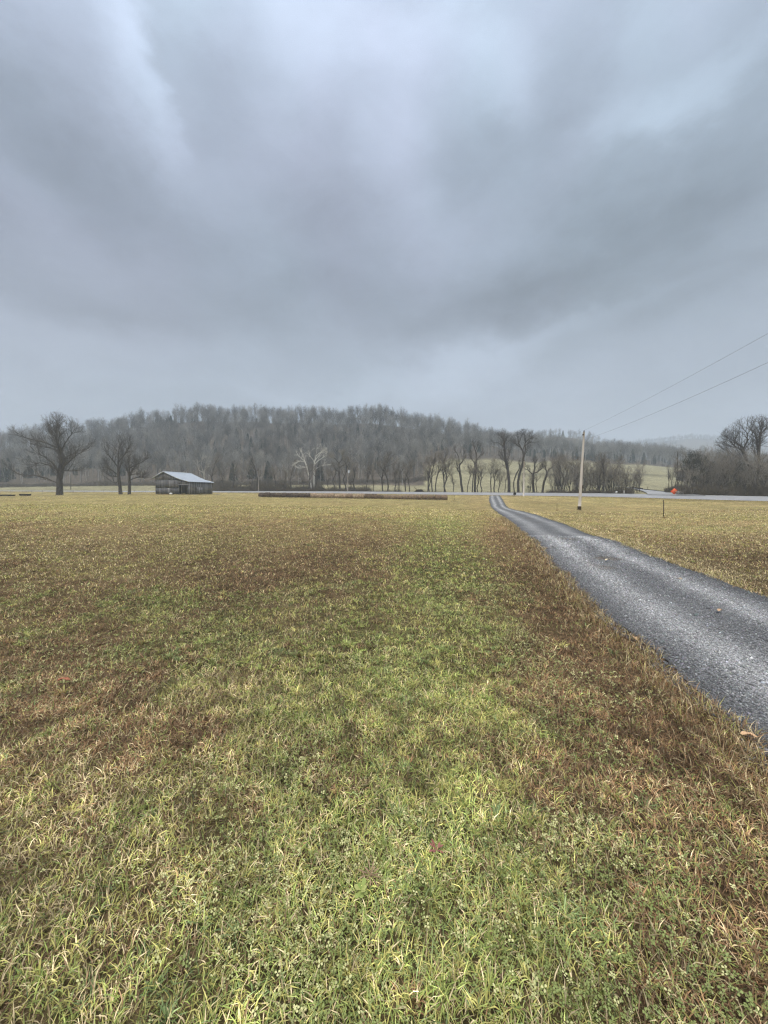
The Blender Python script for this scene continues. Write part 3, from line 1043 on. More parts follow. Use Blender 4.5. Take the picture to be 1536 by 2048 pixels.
hero_tree('sycamore_tree', 629, 981, 138,
          [[(629, 981), (628, 960), (628, 940), (629, 925), (632, 910), (634, 895), (635, 888)],
           [(628, 926), (622, 912), (619, 900)], [(631, 914), (638, 906), (650, 905)], [(630, 930), (637, 920), (645, 915), (652, 914)], [(631, 940), (640, 932), (650, 930), (664, 928)],
           [(633, 900), (641, 892)], [(630, 922), (640, 908), (645, 898)], [(621, 908), (616, 895)]],
          [(636, 904, 22, 18), (650, 925, 14, 8, .3)], .32, 'white sycamore with spreading upright limbs, right one of the pale pair behind the bales', n_attr=190, step=.6, kill=1.0, twigs=350, twig_len=1.1, twig_w=.022, seed=16, bark=M_pale, twig=M_pale, r_tip=.028, levels=1, every=3)
hero_tree('sycamore_tree', 680, 980, 136,
          [[(680, 980), (679, 960), (678, 940), (677, 925), (676, 910)], [(677, 930), (684, 918), (686, 908)], [(677, 925), (668, 915), (662, 912)], [(678, 943), (668, 938), (660, 940)], [(678, 935), (688, 928)]],
          [(676, 920, 22, 20)], .33, 'dark trunked tree with pale upper limbs, just left of the road pole with the transformer', n_attr=260, step=.6, kill=1.0, twigs=1600, twig_len=1.1, twig_w=.02, seed=17, bark=M_bark, twig=mat_noise('pale_twig', (.30, .28, .24), (.2, .18, .15), 1, .9, .1))
# big trees behind the road by the driveway
hero_tree('bare_tree', 1018, 985, 117,
          [[(1018, 985), (1018, 965), (1017, 951)],
           [(1017, 951), (1011, 935), (1006, 920), (1004, 900), (1000, 882), (994, 868)],
           [(1017, 951), (1016, 930), (1013, 912), (1012, 895), (1014, 875), (1015, 866)],
           [(1006, 916), (998, 912), (988, 914)], [(1013, 890), (1021, 880), (1030, 872)], [(1004, 898), (992, 888), (980, 886)], [(1013, 885), (1006, 872)],
           [(1017, 920), (1024, 908), (1026, 895)]],
          [(1008, 900, 32, 42, 1), (990, 905, 20, 20, 1), (1018, 880, 20, 22, .2)], .44, 'big twin stemmed bare tree above the far end of the driveway', n_attr=1200, kill=.6, twigs=1600, seed=18, blen=.16, every=3)
hero_tree('bare_tree', 1037, 985, 119,
          [[(1036, 985), (1036, 965), (1039, 948), (1045, 930), (1047, 912), (1046, 900)],
           [(1046, 902), (1040, 888), (1037, 872)], [(1046, 898), (1052, 885), (1060, 878), (1073, 874)], [(1048, 920), (1051, 900), (1050, 885), (1052, 868)], [(1043, 895), (1034, 886)],
           [(1052, 890), (1062, 884), (1076, 883)], [(1040, 885), (1045, 868)]],
          [(1050, 893, 34, 34, 2), (1046, 915, 22, 40, .5)], .37, 'big bare tree with S shaped trunk and high fan crown behind the black mailbox', n_attr=1100, kill=.6, twigs=1600, seed=19, blen=.16, every=3)
hero_tree('bare_tree', 1029, 984, 118,
          [[(1028, 984), (1027, 965), (1032, 950), (1036, 938), (1038, 925)], [(1032, 948), (1038, 935)]],
          [(1037, 928, 10, 14)], .25, 'thin pale stem tree squeezed between the two big trees past the driveway end', n_attr=100, twigs=500, seed=20)
hero_tree('bare_tree', 949.5, 984, 124,
          [[(949.5, 984), (950, 960), (952, 935), (953, 910), (955, 890)], [(953, 910), (948, 895)], [(953, 905), (960, 892)], [(951, 930), (944, 918)], [(952, 920), (962, 908)]],
          [(953, 915, 16, 42)], .34, 'tallest straight bare tree of the row left of the driveway end', n_attr=300, twigs=700, seed=21)
hero_tree('bare_tree', 926, 984, 123,
          [[(926, 984), (922, 965), (920, 945), (918, 920), (917, 895)], [(920, 948), (912, 935)], [(919, 930), (928, 918)], [(918, 915), (912, 902)], [(926, 980), (930, 968), (928, 955)]],
          [(918, 920, 16, 36)], .36, 'pale topped bare tree with a forked foot left of the tallest straight one', n_attr=300, twigs=700, seed=22)
hero_tree('bare_tree', 1068, 983, 112,
          [[(1068, 983), (1066, 965), (1067, 950)], [(1067, 950), (1058, 940), (1050, 937)], [(1067, 948), (1076, 942), (1084, 935)], [(1067, 950), (1067, 935), (1066, 920)], [(1068, 960), (1072, 970), (1074, 980)]],
          [(1068, 935, 24, 26)], .33, 'low forked bare tree just right of the road pole, over a dark ivy stump', n_attr=300, twigs=600, seed=23)
hero_tree('bare_tree', 1084, 983, 108,
          [[(1084, 983), (1087, 968), (1091, 955), (1096, 942), (1102, 930), (1108, 920)], [(1094, 948), (1090, 935)], [(1097, 940), (1108, 934)]],
          [(1100, 932, 20, 26)], .3, 'bare tree leaning hard right between the driveway end and the tall wooden pole', n_attr=220, twigs=600, seed=24)
# right: big tree above the thicket
hero_tree('bare_tree', 1510, 988, 86,
          [[(1510, 988), (1510, 965), (1508, 945), (1506, 936)],
           [(1506, 940), (1499, 922), (1498, 905), (1500, 895), (1492, 885), (1484, 878), (1470, 872), (1456, 872)],
           [(1508, 940), (1513, 920), (1511, 895), (1508, 875), (1510, 855), (1512, 842)],
           [(1509, 940), (1520, 928), (1530, 912), (1545, 900)],
           [(1513, 915), (1520, 895), (1532, 885), (1545, 880)],
           [(1499, 900), (1486, 890), (1478, 880), (1465, 866)], [(1498, 908), (1490, 900), (1477, 895), (1462, 890)],
           [(1500, 895), (1505, 880), (1500, 865), (1490, 855)], [(1510, 870), (1520, 858), (1530, 850)], [(1508, 880), (1498, 862), (1496, 845)],
           [(1517, 905), (1522, 880), (1535, 865)], [(1503, 930), (1490, 918), (1478, 910), (1468, 905)]],
          [(1510, 882, 58, 50, 2), (1478, 892, 42, 34, .8), (1540, 890, 36, 40, .8)], .58,
          'largest bare tree at the right edge, towering over the dark thicket', n_attr=2000, step=.42, kill=.52, twigs=2500, twig_len=1.0, seed=25, blen=.22)


# --- kinds that repeat: one of each built, then copied
def proto_creek(seed, h, w, r_base, stems=1, name='bare_tree', lean=0.0, n_attr=340, twigs=1300, low=.45):
    r = np.random.default_rng(seed)
    nodes = [np.array([0, 0, -.2])]; par = [-1]
    for s in range(stems):
        a = r.uniform(0, 6.28); sp = 0 if stems == 1 else r.uniform(.05, .22)
        pts = [nodes[0]]
        for k in range(1, 5):
            f = k / 4
            pts.append(np.array([math.cos(a) * sp * h * f + lean * h * f * f + r.normal(0, .02 * h), math.sin(a) * sp * h * f + r.normal(0, .02 * h), h * f * .75]))
        prev = 0
        for q in resample(pts, .5)[1:]:
            nodes.append(q); par.append(prev); prev = len(nodes) - 1
    c = np.array([lean * h * .7, 0, h * (low + (1 - low) / 2)]); a = np.array([w / 2, w / 2, h * (1 - low) / 2]) * (1.5, 1.5, 1.12)
    inside = lambda q: (((q - c) / a) ** 2).sum() < 1
    base = len(nodes)
    for i_ in range(1, base):
        if nodes[i_][2] < h * low * .7 or r.random() < .5: continue
        pd = nodes[i_] - nodes[par[i_]]; pd /= np.linalg.norm(pd) + 1e-9
        sd = r.normal(0, 1, 3); sd[2] *= .3; sd /= np.linalg.norm(sd)
        if not inside(nodes[i_] + sd * .3): continue
        branch(nodes, par, i_, pd * .65 + sd * .75 + np.array([0, 0, .3]), h * .26 * r.uniform(.6, 1.25), 3 if stems == 1 else 2, r, inside, up=.14)
    P, pr = np.array(nodes), np.array(par)
    return make_tree_geo(P, pr, r_base, .008, int(twigs * .6), 1.0, .008, seed)


def geo_objects(name, geo, bark, twig):
    (V1, F1), (V2, f2, s2) = geo
    root = empty(name, (0, 0, 0))
    mesh_np('trunk', V1, F1, np.full(len(F1), 4), bark, root, smooth=True)
    mesh_np('crown', V2, f2, s2, twig, root)
    return root


class Protos:
    """places copies of built trees; the first use of each takes the built one itself"""
    def __init__(s, roots): s.roots = roots; s.used = [False] * len(roots)

    def place(s, i, loc, rz, scale, label, cat, group=None):
        i = i % len(s.roots)
        if not s.used[i]:
            o = s.roots[i]; s.used[i] = True
        else:
            o = copy_tree(s.roots[i])
        o.location = loc; o.rotation_euler.z = rz; o.scale = scale
        tag(o, label, cat, group)
        return o

    def finish(s):
        for o, u in zip(s.roots, s.used):
            if not u:
                for c in list(o.children): bpy.data.objects.remove(c)
                bpy.data.objects.remove(o)


creek = Protos([geo_objects('bare_tree', proto_creek(100 + i, 12, w, .15, 1, lean=ln, low=lo), M_bark, M_twig)
                for i, (w, ln, lo) in enumerate([(4.5, .03, .4), (5, -.05, .35), (4, .08, .45), (5.5, 0, .4), (4.2, -.1, .5)])])
sap = Protos([geo_objects('sapling', proto_creek(200 + i, 8, 4.2, .11, 5, n_attr=190, twigs=1300, low=.2), M_bark, M_twigl) for i in range(4)])
r2 = random.Random(5)
# (px, top py, label)
row = [
    (708, 925, 'thin bare tree right beside the road pole with the transformer'),
    (735, 918, None), (748, 930, None), (766, 902, 'tallest bare tree between the transformer pole and the brush pile'), (775, 908, None), (792, 925, None), (797, 922, None), (812, 920, None), (819, 930, None),
    (855, 912, 'V shaped twin trunked tree right of the brush pile'), (860, 915, 'V shaped twin trunked tree right of the brush pile'), (866, 905, None), (872, 903, None),
    (889, 900, 'close pair of tall straight pale trunks left of the driveway end'), (893, 898, 'close pair of tall straight pale trunks left of the driveway end'),
    (907, 940, 'small bushy tree between the close pair and the fork footed tree'), (935, 925, None), (944, 905, None), (957, 915, None), (961, 930, None),
    (982, 920, 'dark trunked tree directly above the driveway mouth, left of the twin stemmed giant'), (989, 916, None), (999, 935, None), (1010, 938, None),
    (1046, 945, 'dark slim trunk right beside the pole at the far roadside'), (1073, 935, None), (1061, 945, None),
]
for k, (px, top, lab) in enumerate(row):
    D = float(T(px, DR)) + W_ROAD + r2.uniform(5.5, 10)
    g = G(px, D)
    h = (at(px, top, D).z - g.z) / 12
    twin = px in (855, 860, 889, 893)
    grp = None
    if lab is None:
        lab = 'slim bare tree in the open creek row, between the transformer pole and leaning roadside pole'
        grp = 'slim bare trees in the open row behind the road'
    elif twin:
        grp = 'twin trunks right of the brush pile' if px < 870 else 'pair of tall pale trunks'
    creek.place(k + (k // 5), g, r2.uniform(0, 6.28), (h * r2.uniform(.95, 1.4), h * r2.uniform(.95, 1.4), h), lab, 'tree', grp)
# brushy darker trees left of the transformer pole, behind the bales
for k in range(17):
    px = 432 + k * 17 + r2.uniform(-6, 6)
    D = float(T(px, DR)) + W_ROAD + r2.uniform(6, 14)
    g = G(px, D); h = (at(px, r2.uniform(905, 945), D).z - g.z) / 12
    creek.place(r2.randrange(5), g, r2.uniform(0, 6.28), (h * 1.2, h * 1.2, h), 'bare grey tree in the tangled creek growth between barn and transformer pole', 'tree', 'tangled bare trees behind the road right of the barn')
# thicket right of the driveway end
for k in range(27):
    px = 1104 + k * 6.7 + r2.uniform(-3, 3)
    D = float(T(px, DR)) + W_ROAD + r2.uniform(4, 12)
    g = G(px, D); h = (at(px, r2.uniform(902, 942) + (8 if px > 1255 else 0), D).z - g.z) / 8
    sap.place(r2.randrange(4), g, r2.uniform(0, 6.28), (h * 1.0, h * 1.0, h), 'many stemmed bare sapling in the thicket behind the tall wooden pole', 'sapling', 'saplings of the thicket behind the tall wooden pole')
for px, top in ((1127, 905), (1157, 908), (1199, 900), (1208, 905), (1228, 912)):
    D = float(T(px, DR)) + W_ROAD + 7
    g = G(px, D); h = (at(px, top, D).z - g.z) / 12
    creek.place(px, g, r2.uniform(0, 6), (h, h, h), 'taller dark trunk standing up out of the sapling thicket right of the driveway end', 'tree', 'taller trunks in the sapling thicket')
# right of the side road
for px, top, lab in ((1336, 932, 'leftmost slender tree right of the side road'), (1343, 925, 'slender tree between its two slim neighbours above the orange sign'), (1350, 920, 'slender tree just above the orange sign'),):
    D = 95
    g = G(px, D); h = (at(px, top, D).z - g.z) / 12
    creek.place(px, g, 1.0, (h * .8, h * .8, h), lab, 'tree', 'slender trees right of the side road')
for k in range(30):
    px = 1362 + k * 6.6 + r2.uniform(-3, 3)
    D = 80 + r2.uniform(0, 12) - (px - 1362) * .02
    g = G(px, D); h = (at(px, r2.uniform(895, 942), D).z - g.z) / 8
    sap.place(r2.randrange(4), g, r2.uniform(0, 6.28), (h * 1.1, h * 1.1, h), 'dense bare sapling in the dark right thicket below the largest bare tree', 'sapling', 'saplings of the dark thicket at the right edge')
creek.finish(); sap.finish()


def leafy(name, mat, seed, h, w, n, size, shape='cone', low=0.0):
    """evergreen: short trunk and a crown of many small leaf tufts with gaps"""
    r = np.random.default_rng(seed)
    t = r.random(n) ** .8
    z = h * (low + (1 - low) * t)
    if shape == 'cone': rr = (1 - t) ** .7 * w / 2
    else: rr = np.sin(np.clip(t, 0, 1) * math.pi * .92 + .15) ** .6 * w / 2
    a = r.uniform(0, 6.283, n)
    lump = .7 + .5 * vnoise(a * 1.6, z / h * 7, 1, seed, 2)
    q = rr * lump * np.sqrt(r.uniform(.15, 1, n))
    C = np.stack([np.cos(a) * q, np.sin(a) * q, z], -1)
    if shape != 'cone':
        cen = C[r.choice(n, 60)] * (1, 1, 1)
        k = r.integers(0, 60, n)
        C = cen[k] + r.normal(0, 1, (n, 3)) * np.array([.62, .62, .5]) * (.5 + r.random((60, 1)))[k]
        C[:, 2] = np.maximum(C[:, 2], .3)
    d1 = r.normal(0, 1, (n, 3)); d1 /= np.linalg.norm(d1, axis=1, keepdims=True)
    d2 = np.cross(d1, r.normal(0, 1, (n, 3))); d2 /= np.linalg.norm(d2, axis=1, keepdims=True)
    s = size * r.uniform(.5, 1.3, (n, 1))
    V = np.stack([C - d1 * s, C + d2 * s * .5, C + d1 * s, C - d2 * s * .4], 1).reshape(-1, 3)
    F = np.arange(n * 4).reshape(n, 4)
    root = empty(name, (0, 0, 0))
    tb = MB(); tb.tube([(0, 0, -.3), (.05, 0, h * .5), (0, 0, h * .85)], [w * .035, w * .025, .02], 6)
    tb.build('trunk', M_bark, root)
    mesh_np('crown', V, F, np.full(n, 4), mat, root)
    return root


ced = Protos([leafy('cedar_tree', M_cedar, 300 + i, 9, 4.4, 1500, .38) for i in range(3)])
vin = Protos([leafy('vine_covered_tree', M_vine, 320 + i, 11, 6.5, 6500, .12, 'round', .18) for i in range(2)])
r3 = random.Random(9)
for px, py, D, lab in ((537, 940, 200, None), (467, 948, 205, None), (505, 935, 215, None), (560, 915, 250, None), (650, 900, 290, None), (640, 948, 200, None), (480, 905, 270, None), (395, 895, 300, None), (130, 900, 290, None), (62, 925, 230, None), (20, 930, 225, None), (8, 940, 215, None),
                       (770, 905, 280, None), (905, 900, 345, None), (890, 905, 330, None), (1200, 905, 350, None), (1230, 910, 352, None), (1262, 912, 345, None), (1285, 915, 348, None), (1305, 918, 350, None), (1180, 900, 360, None), (1150, 905, 350, None), (740, 880, 320, None), (300, 890, 310, None), (430, 870, 340, None)):
    g = G(px, D); s = r3.uniform(.95, 1.5)
    near = px < 820
    ced.place(r3.randrange(3), g, r3.uniform(0, 6), (s * 1.1, s * 1.1, s), 'dark evergreen cedar among the bare grey woods of the long main hill' if near else 'dark evergreen cedar on the wood edge above the pale pasture', 'cedar', 'dark cedars scattered on the main hill' if near else 'dark cedars along the top of the pasture')
for px, D, top, lab in ((1384, 84, 906, 'tall dark vine covered tree, first one right of the orange sign'), (1399, 86, 912, 'dark vine covered tree next right of the tallest vine covered one'), (1450, 88, 915, 'dark vine covered tree below the left limbs of the largest bare tree'), (1476, 84, 925, 'dark vine covered tree close left of the trunk of the largest bare tree'), (1530, 82, 930, 'dark vine covered tree at the very right edge under the largest bare tree'), (1425, 87, 925, 'low dark vine covered tree in the middle of the right thicket')):
    g = G(px, D); s = (at(px, top, D).z - g.z) / 11
    vin.place(px, g, px, (s * .8, s * .8, s), lab, 'tree')
g = G(1057, 110); s = .24
vin.place(1, g, 0, (s * .9, s * .9, s * 1.15), 'small dark ivy covered stump right of the far roadside pole', 'stump')
ced.finish(); vin.finish()
CEDAR_CROWNS = [[c for c in o.children if c.name.startswith('crown')][0] for o in ced.roots]

# --- the woods on the hills
def forest_geo(seed, h=17, w=7, n_attr=110, step=1.3, twigs=430, tw=.019):
    r = np.random.default_rng(seed)
    nodes = [np.array([0, 0, -1.0])]; par = [-1]
    fork = h * r.uniform(.28, .5)
    prev = 0
    for q in resample([nodes[0], np.array([r.normal(0, .3), r.normal(0, .3), fork])], 1.6)[1:]:
        nodes.append(q); par.append(prev); prev = len(nodes) - 1
    c = np.array([0, 0, h * .62]); a = np.array([w / 2, w / 2, h * .39])
    inside = lambda q: (((q - c) / a) ** 2).sum() < 1
    for k in range(r.integers(3, 6)):
        an = r.uniform(0, 6.283); t = r.uniform(.12, .5)
        branch(nodes, par, prev, np.array([math.cos(an) * t, math.sin(an) * t, 1]), h * .52, 3, r, inside, ratio=.42, n=(6, 3, 2, 2), ang=.7, up=.12, wig=.08)
    P, pr = np.array(nodes), np.array(par)
    (V1, F1), (V2, f2, s2) = make_tree_geo(P, pr, .15, .022, twigs, 2.1, tw, seed)
    off = len(V1)
    V = np.concatenate([V1, V2]); flat = np.concatenate([F1.ravel(), f2 + off]); sizes = np.concatenate([np.full(len(F1), 4), s2])
    return V, flat, sizes


fprotos = []
for i in range(9):
    V, fl, sz = forest_geo(400 + i, 17, [6, 7, 8, 6.5, 7.5, 5.5, 9, 7, 6][i])
    fprotos.append(mesh_np('forest_tree', V, fl, sz, M_forest))


def forest_points():
    r = np.random.default_rng(77)
    out = []
    def scatter(px0, px1, D0f, D1f, spacing, jitter=1):
        # stratified in plan
        dmax = 1600
        cell = spacing
        X0, X1 = (px0 - 768) / 768 * dmax, (px1 - 768) / 768 * dmax
        D0 = min(D0f(p) for p in np.linspace(px0, px1, 30)); D1 = max(D1f(p) for p in np.linspace(px0, px1, 30))
        ys = np.arange(D0, D1, cell)
        for y in ys:
            a, b = (px0 - 768) / 768 * y, (px1 - 768) / 768 * y
            xs = np.arange(a, b, cell)
            x = xs + r.uniform(-.5, .5, len(xs)) * cell; yy = y + r.uniform(-.5, .5, len(xs)) * cell
            p = 768 + 768 * x / yy
            ok = (yy > np.array([D0f(q) for q in p])) & (yy < np.array([D1f(q) for q in p]))
            out.append(np.stack([x[ok], yy[ok]], -1))
    scatter(-90, 1350, lambda p: float(forest_foot(p)) + 2, lambda p: float(T(p, RD)) + 14, 6.2)
    scatter(1345, 1640, lambda p: 330.0, lambda p: 440.0, 9)
    scatter(900, 1420, lambda p: 560.0, lambda p: 662.0, 9)
    scatter(1170, 1640, lambda p: 1430.0, lambda p: 1512.0, 10)
    return np.concatenate(out)


FP = forest_points()
px_ = 768 + 768 * FP[:, 0] / FP[:, 1]
FZ = height(FP[:, 0], FP[:, 1])
fr = np.random.default_rng(88)
FS = fr.uniform(.7, 1.2, len(FP)) * (.85 + .3 * vnoise(FP[:, 0], FP[:, 1], .04, 62, 2))
FS = np.where(FP[:, 1] > 1000, FS * 1.15, FS)
# rows nearest to the field show largest: those are things of their own
inview = (px_ > -10) & (px_ < 1546)
score = np.where(inview, FP[:, 1] - forest_foot(px_), 1e9) + FP[:, 1] * .15
order = np.argsort(score)
single = order[:290]
rest = np.setdiff1d(np.arange(len(FP)), single)
labels = [
    (300, 'bare grey tree in the front edge of the wood, seen left of the barn', 'front row of the wood left of the barn'),
    (600, 'bare grey tree at the foot of the wooded hill, behind barn and darker bales', 'front row of the wood behind the barn'),
    (860, 'bare grey tree at the hill foot, behind the transformer pole and brush pile', 'front row of the wood behind the transformer pole'),
    (1100, 'bare grey tree above the pale pasture on its wood edge, left of the tall pole', 'wood edge above the left part of the pasture'),
    (9999, 'bare grey tree on the far wood edge, seen right of the tall wooden pole', 'wood edge above the right part of the pasture')]
for k, i in enumerate(single):
    src = fprotos[k % 9]
    o = src if k < 9 else src.copy()
    if k >= 9: col.objects.link(o)
    o.location = (FP[i, 0], FP[i, 1], FZ[i])
    o.rotation_euler.z = fr.uniform(0, 6.28)
    s = FS[i] * (.85 if FP[i, 1] < 260 else 1)
    o.scale = (s, s, s)
    for lim, lab, grp in labels:
        if px_[i] < lim:
            tag(o, lab, 'tree', grp); break


def gn_scatter(name, pts, rot, scale, idx, sources, label):
    me = bpy.data.meshes.new(name)
    me.vertices.add(len(pts)); me.vertices.foreach_set('co', np.asarray(pts, np.float32).ravel())
    for nm, ty, da in (('rz', 'FLOAT', rot), ('sc', 'FLOAT', scale), ('ix', 'INT', idx)):
        a = me.attributes.new(nm, ty, 'POINT'); a.data.foreach_set('value', np.asarray(da, np.float32 if ty == 'FLOAT' else np.int32))
    o = bpy.data.objects.new(name, me); col.objects.link(o)
    ng = bpy.data.node_groups.new(name + '_scatter', 'GeometryNodeTree')
    ng.interface.new_socket('Geometry', in_out='INPUT', socket_type='NodeSocketGeometry')
    ng.interface.new_socket('Geometry', in_out='OUTPUT', socket_type='NodeSocketGeometry')
    gi = N(ng, 'NodeGroupInput'); go = N(ng, 'NodeGroupOutput')
    ip = N(ng, 'GeometryNodeInstanceOnPoints')
    jn = N(ng, 'GeometryNodeJoinGeometry')
    for s in reversed(sources):
        oi = N(ng, 'GeometryNodeObjectInfo', transform_space='ORIGINAL')
        oi.inputs['Object'].default_value = s
        oi.inputs['As Instance'].default_value = True
        ng.links.new(oi.outputs['Geometry'], jn.inputs[0])
    ng.links.new(gi.outputs[0], ip.inputs['Points'])
    ng.links.new(jn.outputs[0], ip.inputs['Instance'])
    ip.inputs['Pick Instance'].default_value = True
    na = {}
    for nm, ty in (('rz', 'FLOAT'), ('sc', 'FLOAT'), ('ix', 'INT')):
        n = N(ng, 'GeometryNodeInputNamedAttribute', data_type=ty); n.inputs['Name'].default_value = nm; na[nm] = n.outputs['Attribute']
    ng.links.new(na['ix'], ip.inputs['Instance Index'])
    cx = N(ng, 'ShaderNodeCombineXYZ'); ng.links.new(na['rz'], cx.inputs[2])
    ng.links.new(cx.outputs[0], ip.inputs['Rotation'])
    ng.links.new(na['sc'], ip.inputs['Scale'])
    ng.links.new(ip.outputs[0], go.inputs[0])
    md = o.modifiers.new('scatter', 'NODES'); md.node_group = ng
    tag(o, label, 'woods', kind='stuff')
    return o


IX = fr.integers(0, 9, len(rest))
cd_ = fr.random(len(rest)) < .02 + .3 * sst(.57, .70, vnoise(FP[rest, 0], FP[rest, 1], .03, 61, 2))
IX = np.where(cd_, fr.integers(9, 12, len(rest)), IX)
gn_scatter('woods', np.stack([FP[rest, 0], FP[rest, 1], FZ[rest]], -1), fr.uniform(0, 6.28, len(rest)), FS[rest], IX, fprotos + CEDAR_CROWNS,
           'grey bare winter woods covering the hills behind the fields')
print('forest', len(FP))


# --- brush along the creek, thicket floor and wood edge: tangled stems nobody could count
def brush():
    r = np.random.default_rng(31)
    P = []
    def band(px0, px1, doff0, doff1, n, h, absD=None):
        px = r.uniform(px0, px1, n)
        D = (absD if absD is not None else T(px, DR) + W_ROAD) + r.uniform(doff0, doff1, n)
        hh = h * r.uniform(.35, 1.1, n) * (.4 + 1.1 * vnoise(px, px * 0, .06, 5, 3) ** 1.5)
        P.append((px, D, hh))
    band(430, 660, 3.5, 10, 10000, 2.8)
    band(640, 720, 3.5, 9, 2600, 1.9)
    band(700, 1235, 2.5, 7, 9000, .8)
    band(1095, 1262, 3, 10, 9000, 2.2)
    band(430, 650, 8, 20, 11000, 4.6)
    band(600, 740, 7, 18, 4500, 3.6)
    band(690, 800, 6, 14, 2200, 2.4)
    band(1355, 1600, -6, 4, 14000, 3.2, absD=84)
    band(1330, 1380, 0, 6, 2500, 1.8, absD=88)
    band(-60, 860, -4, 6, 12000, 3.0, absD=193)
    for f, w in ((0, 0),): pass
    px = np.concatenate([p[0] for p in P]); D = np.concatenate([p[1] for p in P]); h = np.concatenate([p[2] for p in P])
    X = (px - 768) / 768 * D
    # keep the road junction clear
    ok = ~((px > 1262) & (px < 1330))
    X, D, h, px = X[ok], D[ok], h[ok], px[ok]
    Z = height(X, D)
    n = len(X)
    B = np.stack([X, D, Z], -1)
    d = r.normal(0, .45, (n, 3)); d[:, 2] = 1; d /= np.linalg.norm(d, axis=1, keepdims=True)
    mid = B + d * h[:, None] * .55
    d2 = d + r.normal(0, .4, (n, 3)); tip = mid + d2 * h[:, None] * .45
    s = np.cross(d, r.normal(0, 1, (n, 3))); s /= np.linalg.norm(s, axis=1, keepdims=True)
    w = (.014 * (D / 90) * r.uniform(.7, 1.8, n))[:, None]
    V = np.stack([B - s * w, B + s * w, mid + s * w, mid - s * w, tip], 1).reshape(-1, 3)
    b = (np.arange(n) * 5)[:, None]
    q = np.concatenate([b, b + 1, b + 2, b + 3], 1); t3 = np.concatenate([b + 3, b + 2, b + 4], 1)
    # dead leaf litter caught in the stems
    k = r.integers(0, n, n)
    C = B[k] + d[k] * (h[k] * r.uniform(.1, .9, n))[:, None] + r.normal(0, .15, (n, 3))
    a1 = r.normal(0, 1, (n, 3)); a1 /= np.linalg.norm(a1, axis=1, keepdims=True)
    a2 = np.cross(a1, r.normal(0, 1, (n, 3))); a2 /= np.linalg.norm(a2, axis=1, keepdims=True)
    z_ = (.09 * r.uniform(.5, 1.5, n) * D[k] / 90)[:, None]
    V2 = np.stack([C - a1 * z_, C + a2 * z_, C + a1 * z_], 1).reshape(-1, 3)
    off = len(V)
    f2 = (np.arange(n * 3) + off)
    flat = np.concatenate([q.ravel(), t3.ravel(), f2]); sizes = np.concatenate([np.full(n, 4), np.full(n, 3), np.full(n, 3)])
    o = mesh_np('brush', np.concatenate([V, V2]), flat, sizes, M_brush)
    tag(o, 'low tangled winter brush along the creek and at the foot of the woods', 'brush', kind='stuff')


brush()


def brush_pile():
    r = np.random.default_rng(3)
    g = G(838.5, 121)
    b = MB()
    for k in range(900):
        a = r.uniform(0, 6.28); q = r.random() ** .5
        c = Vector((math.cos(a) * q * 1.45, math.sin(a) * q * 1.3, max(.02, 1.35 * math.sqrt(max(0, 1 - q * q)) * r.random() ** .35)))
        d = Vector(r.normal(0, 1, 3)); d.z *= .35; d.normalize(); l = r.uniform(.3, .6)
        b.tube([c - d * l, c + d * l], [.035, .015], 3, cap=False)
    root = empty('brush_pile', g)
    b.build('heap', M_darkwood, root)
    m = MB(); m.tube([(-.3, 0, .8), (-1.0, 0, 1.6), (-1.7, .1, 2.2)], [.12, .09, .05], 6)
    m.build('jutting_log', M_darkwood, root)
    tag(root, 'dark rounded brush pile with a log sticking out, beyond the road behind the bales', 'brush pile')


brush_pile()

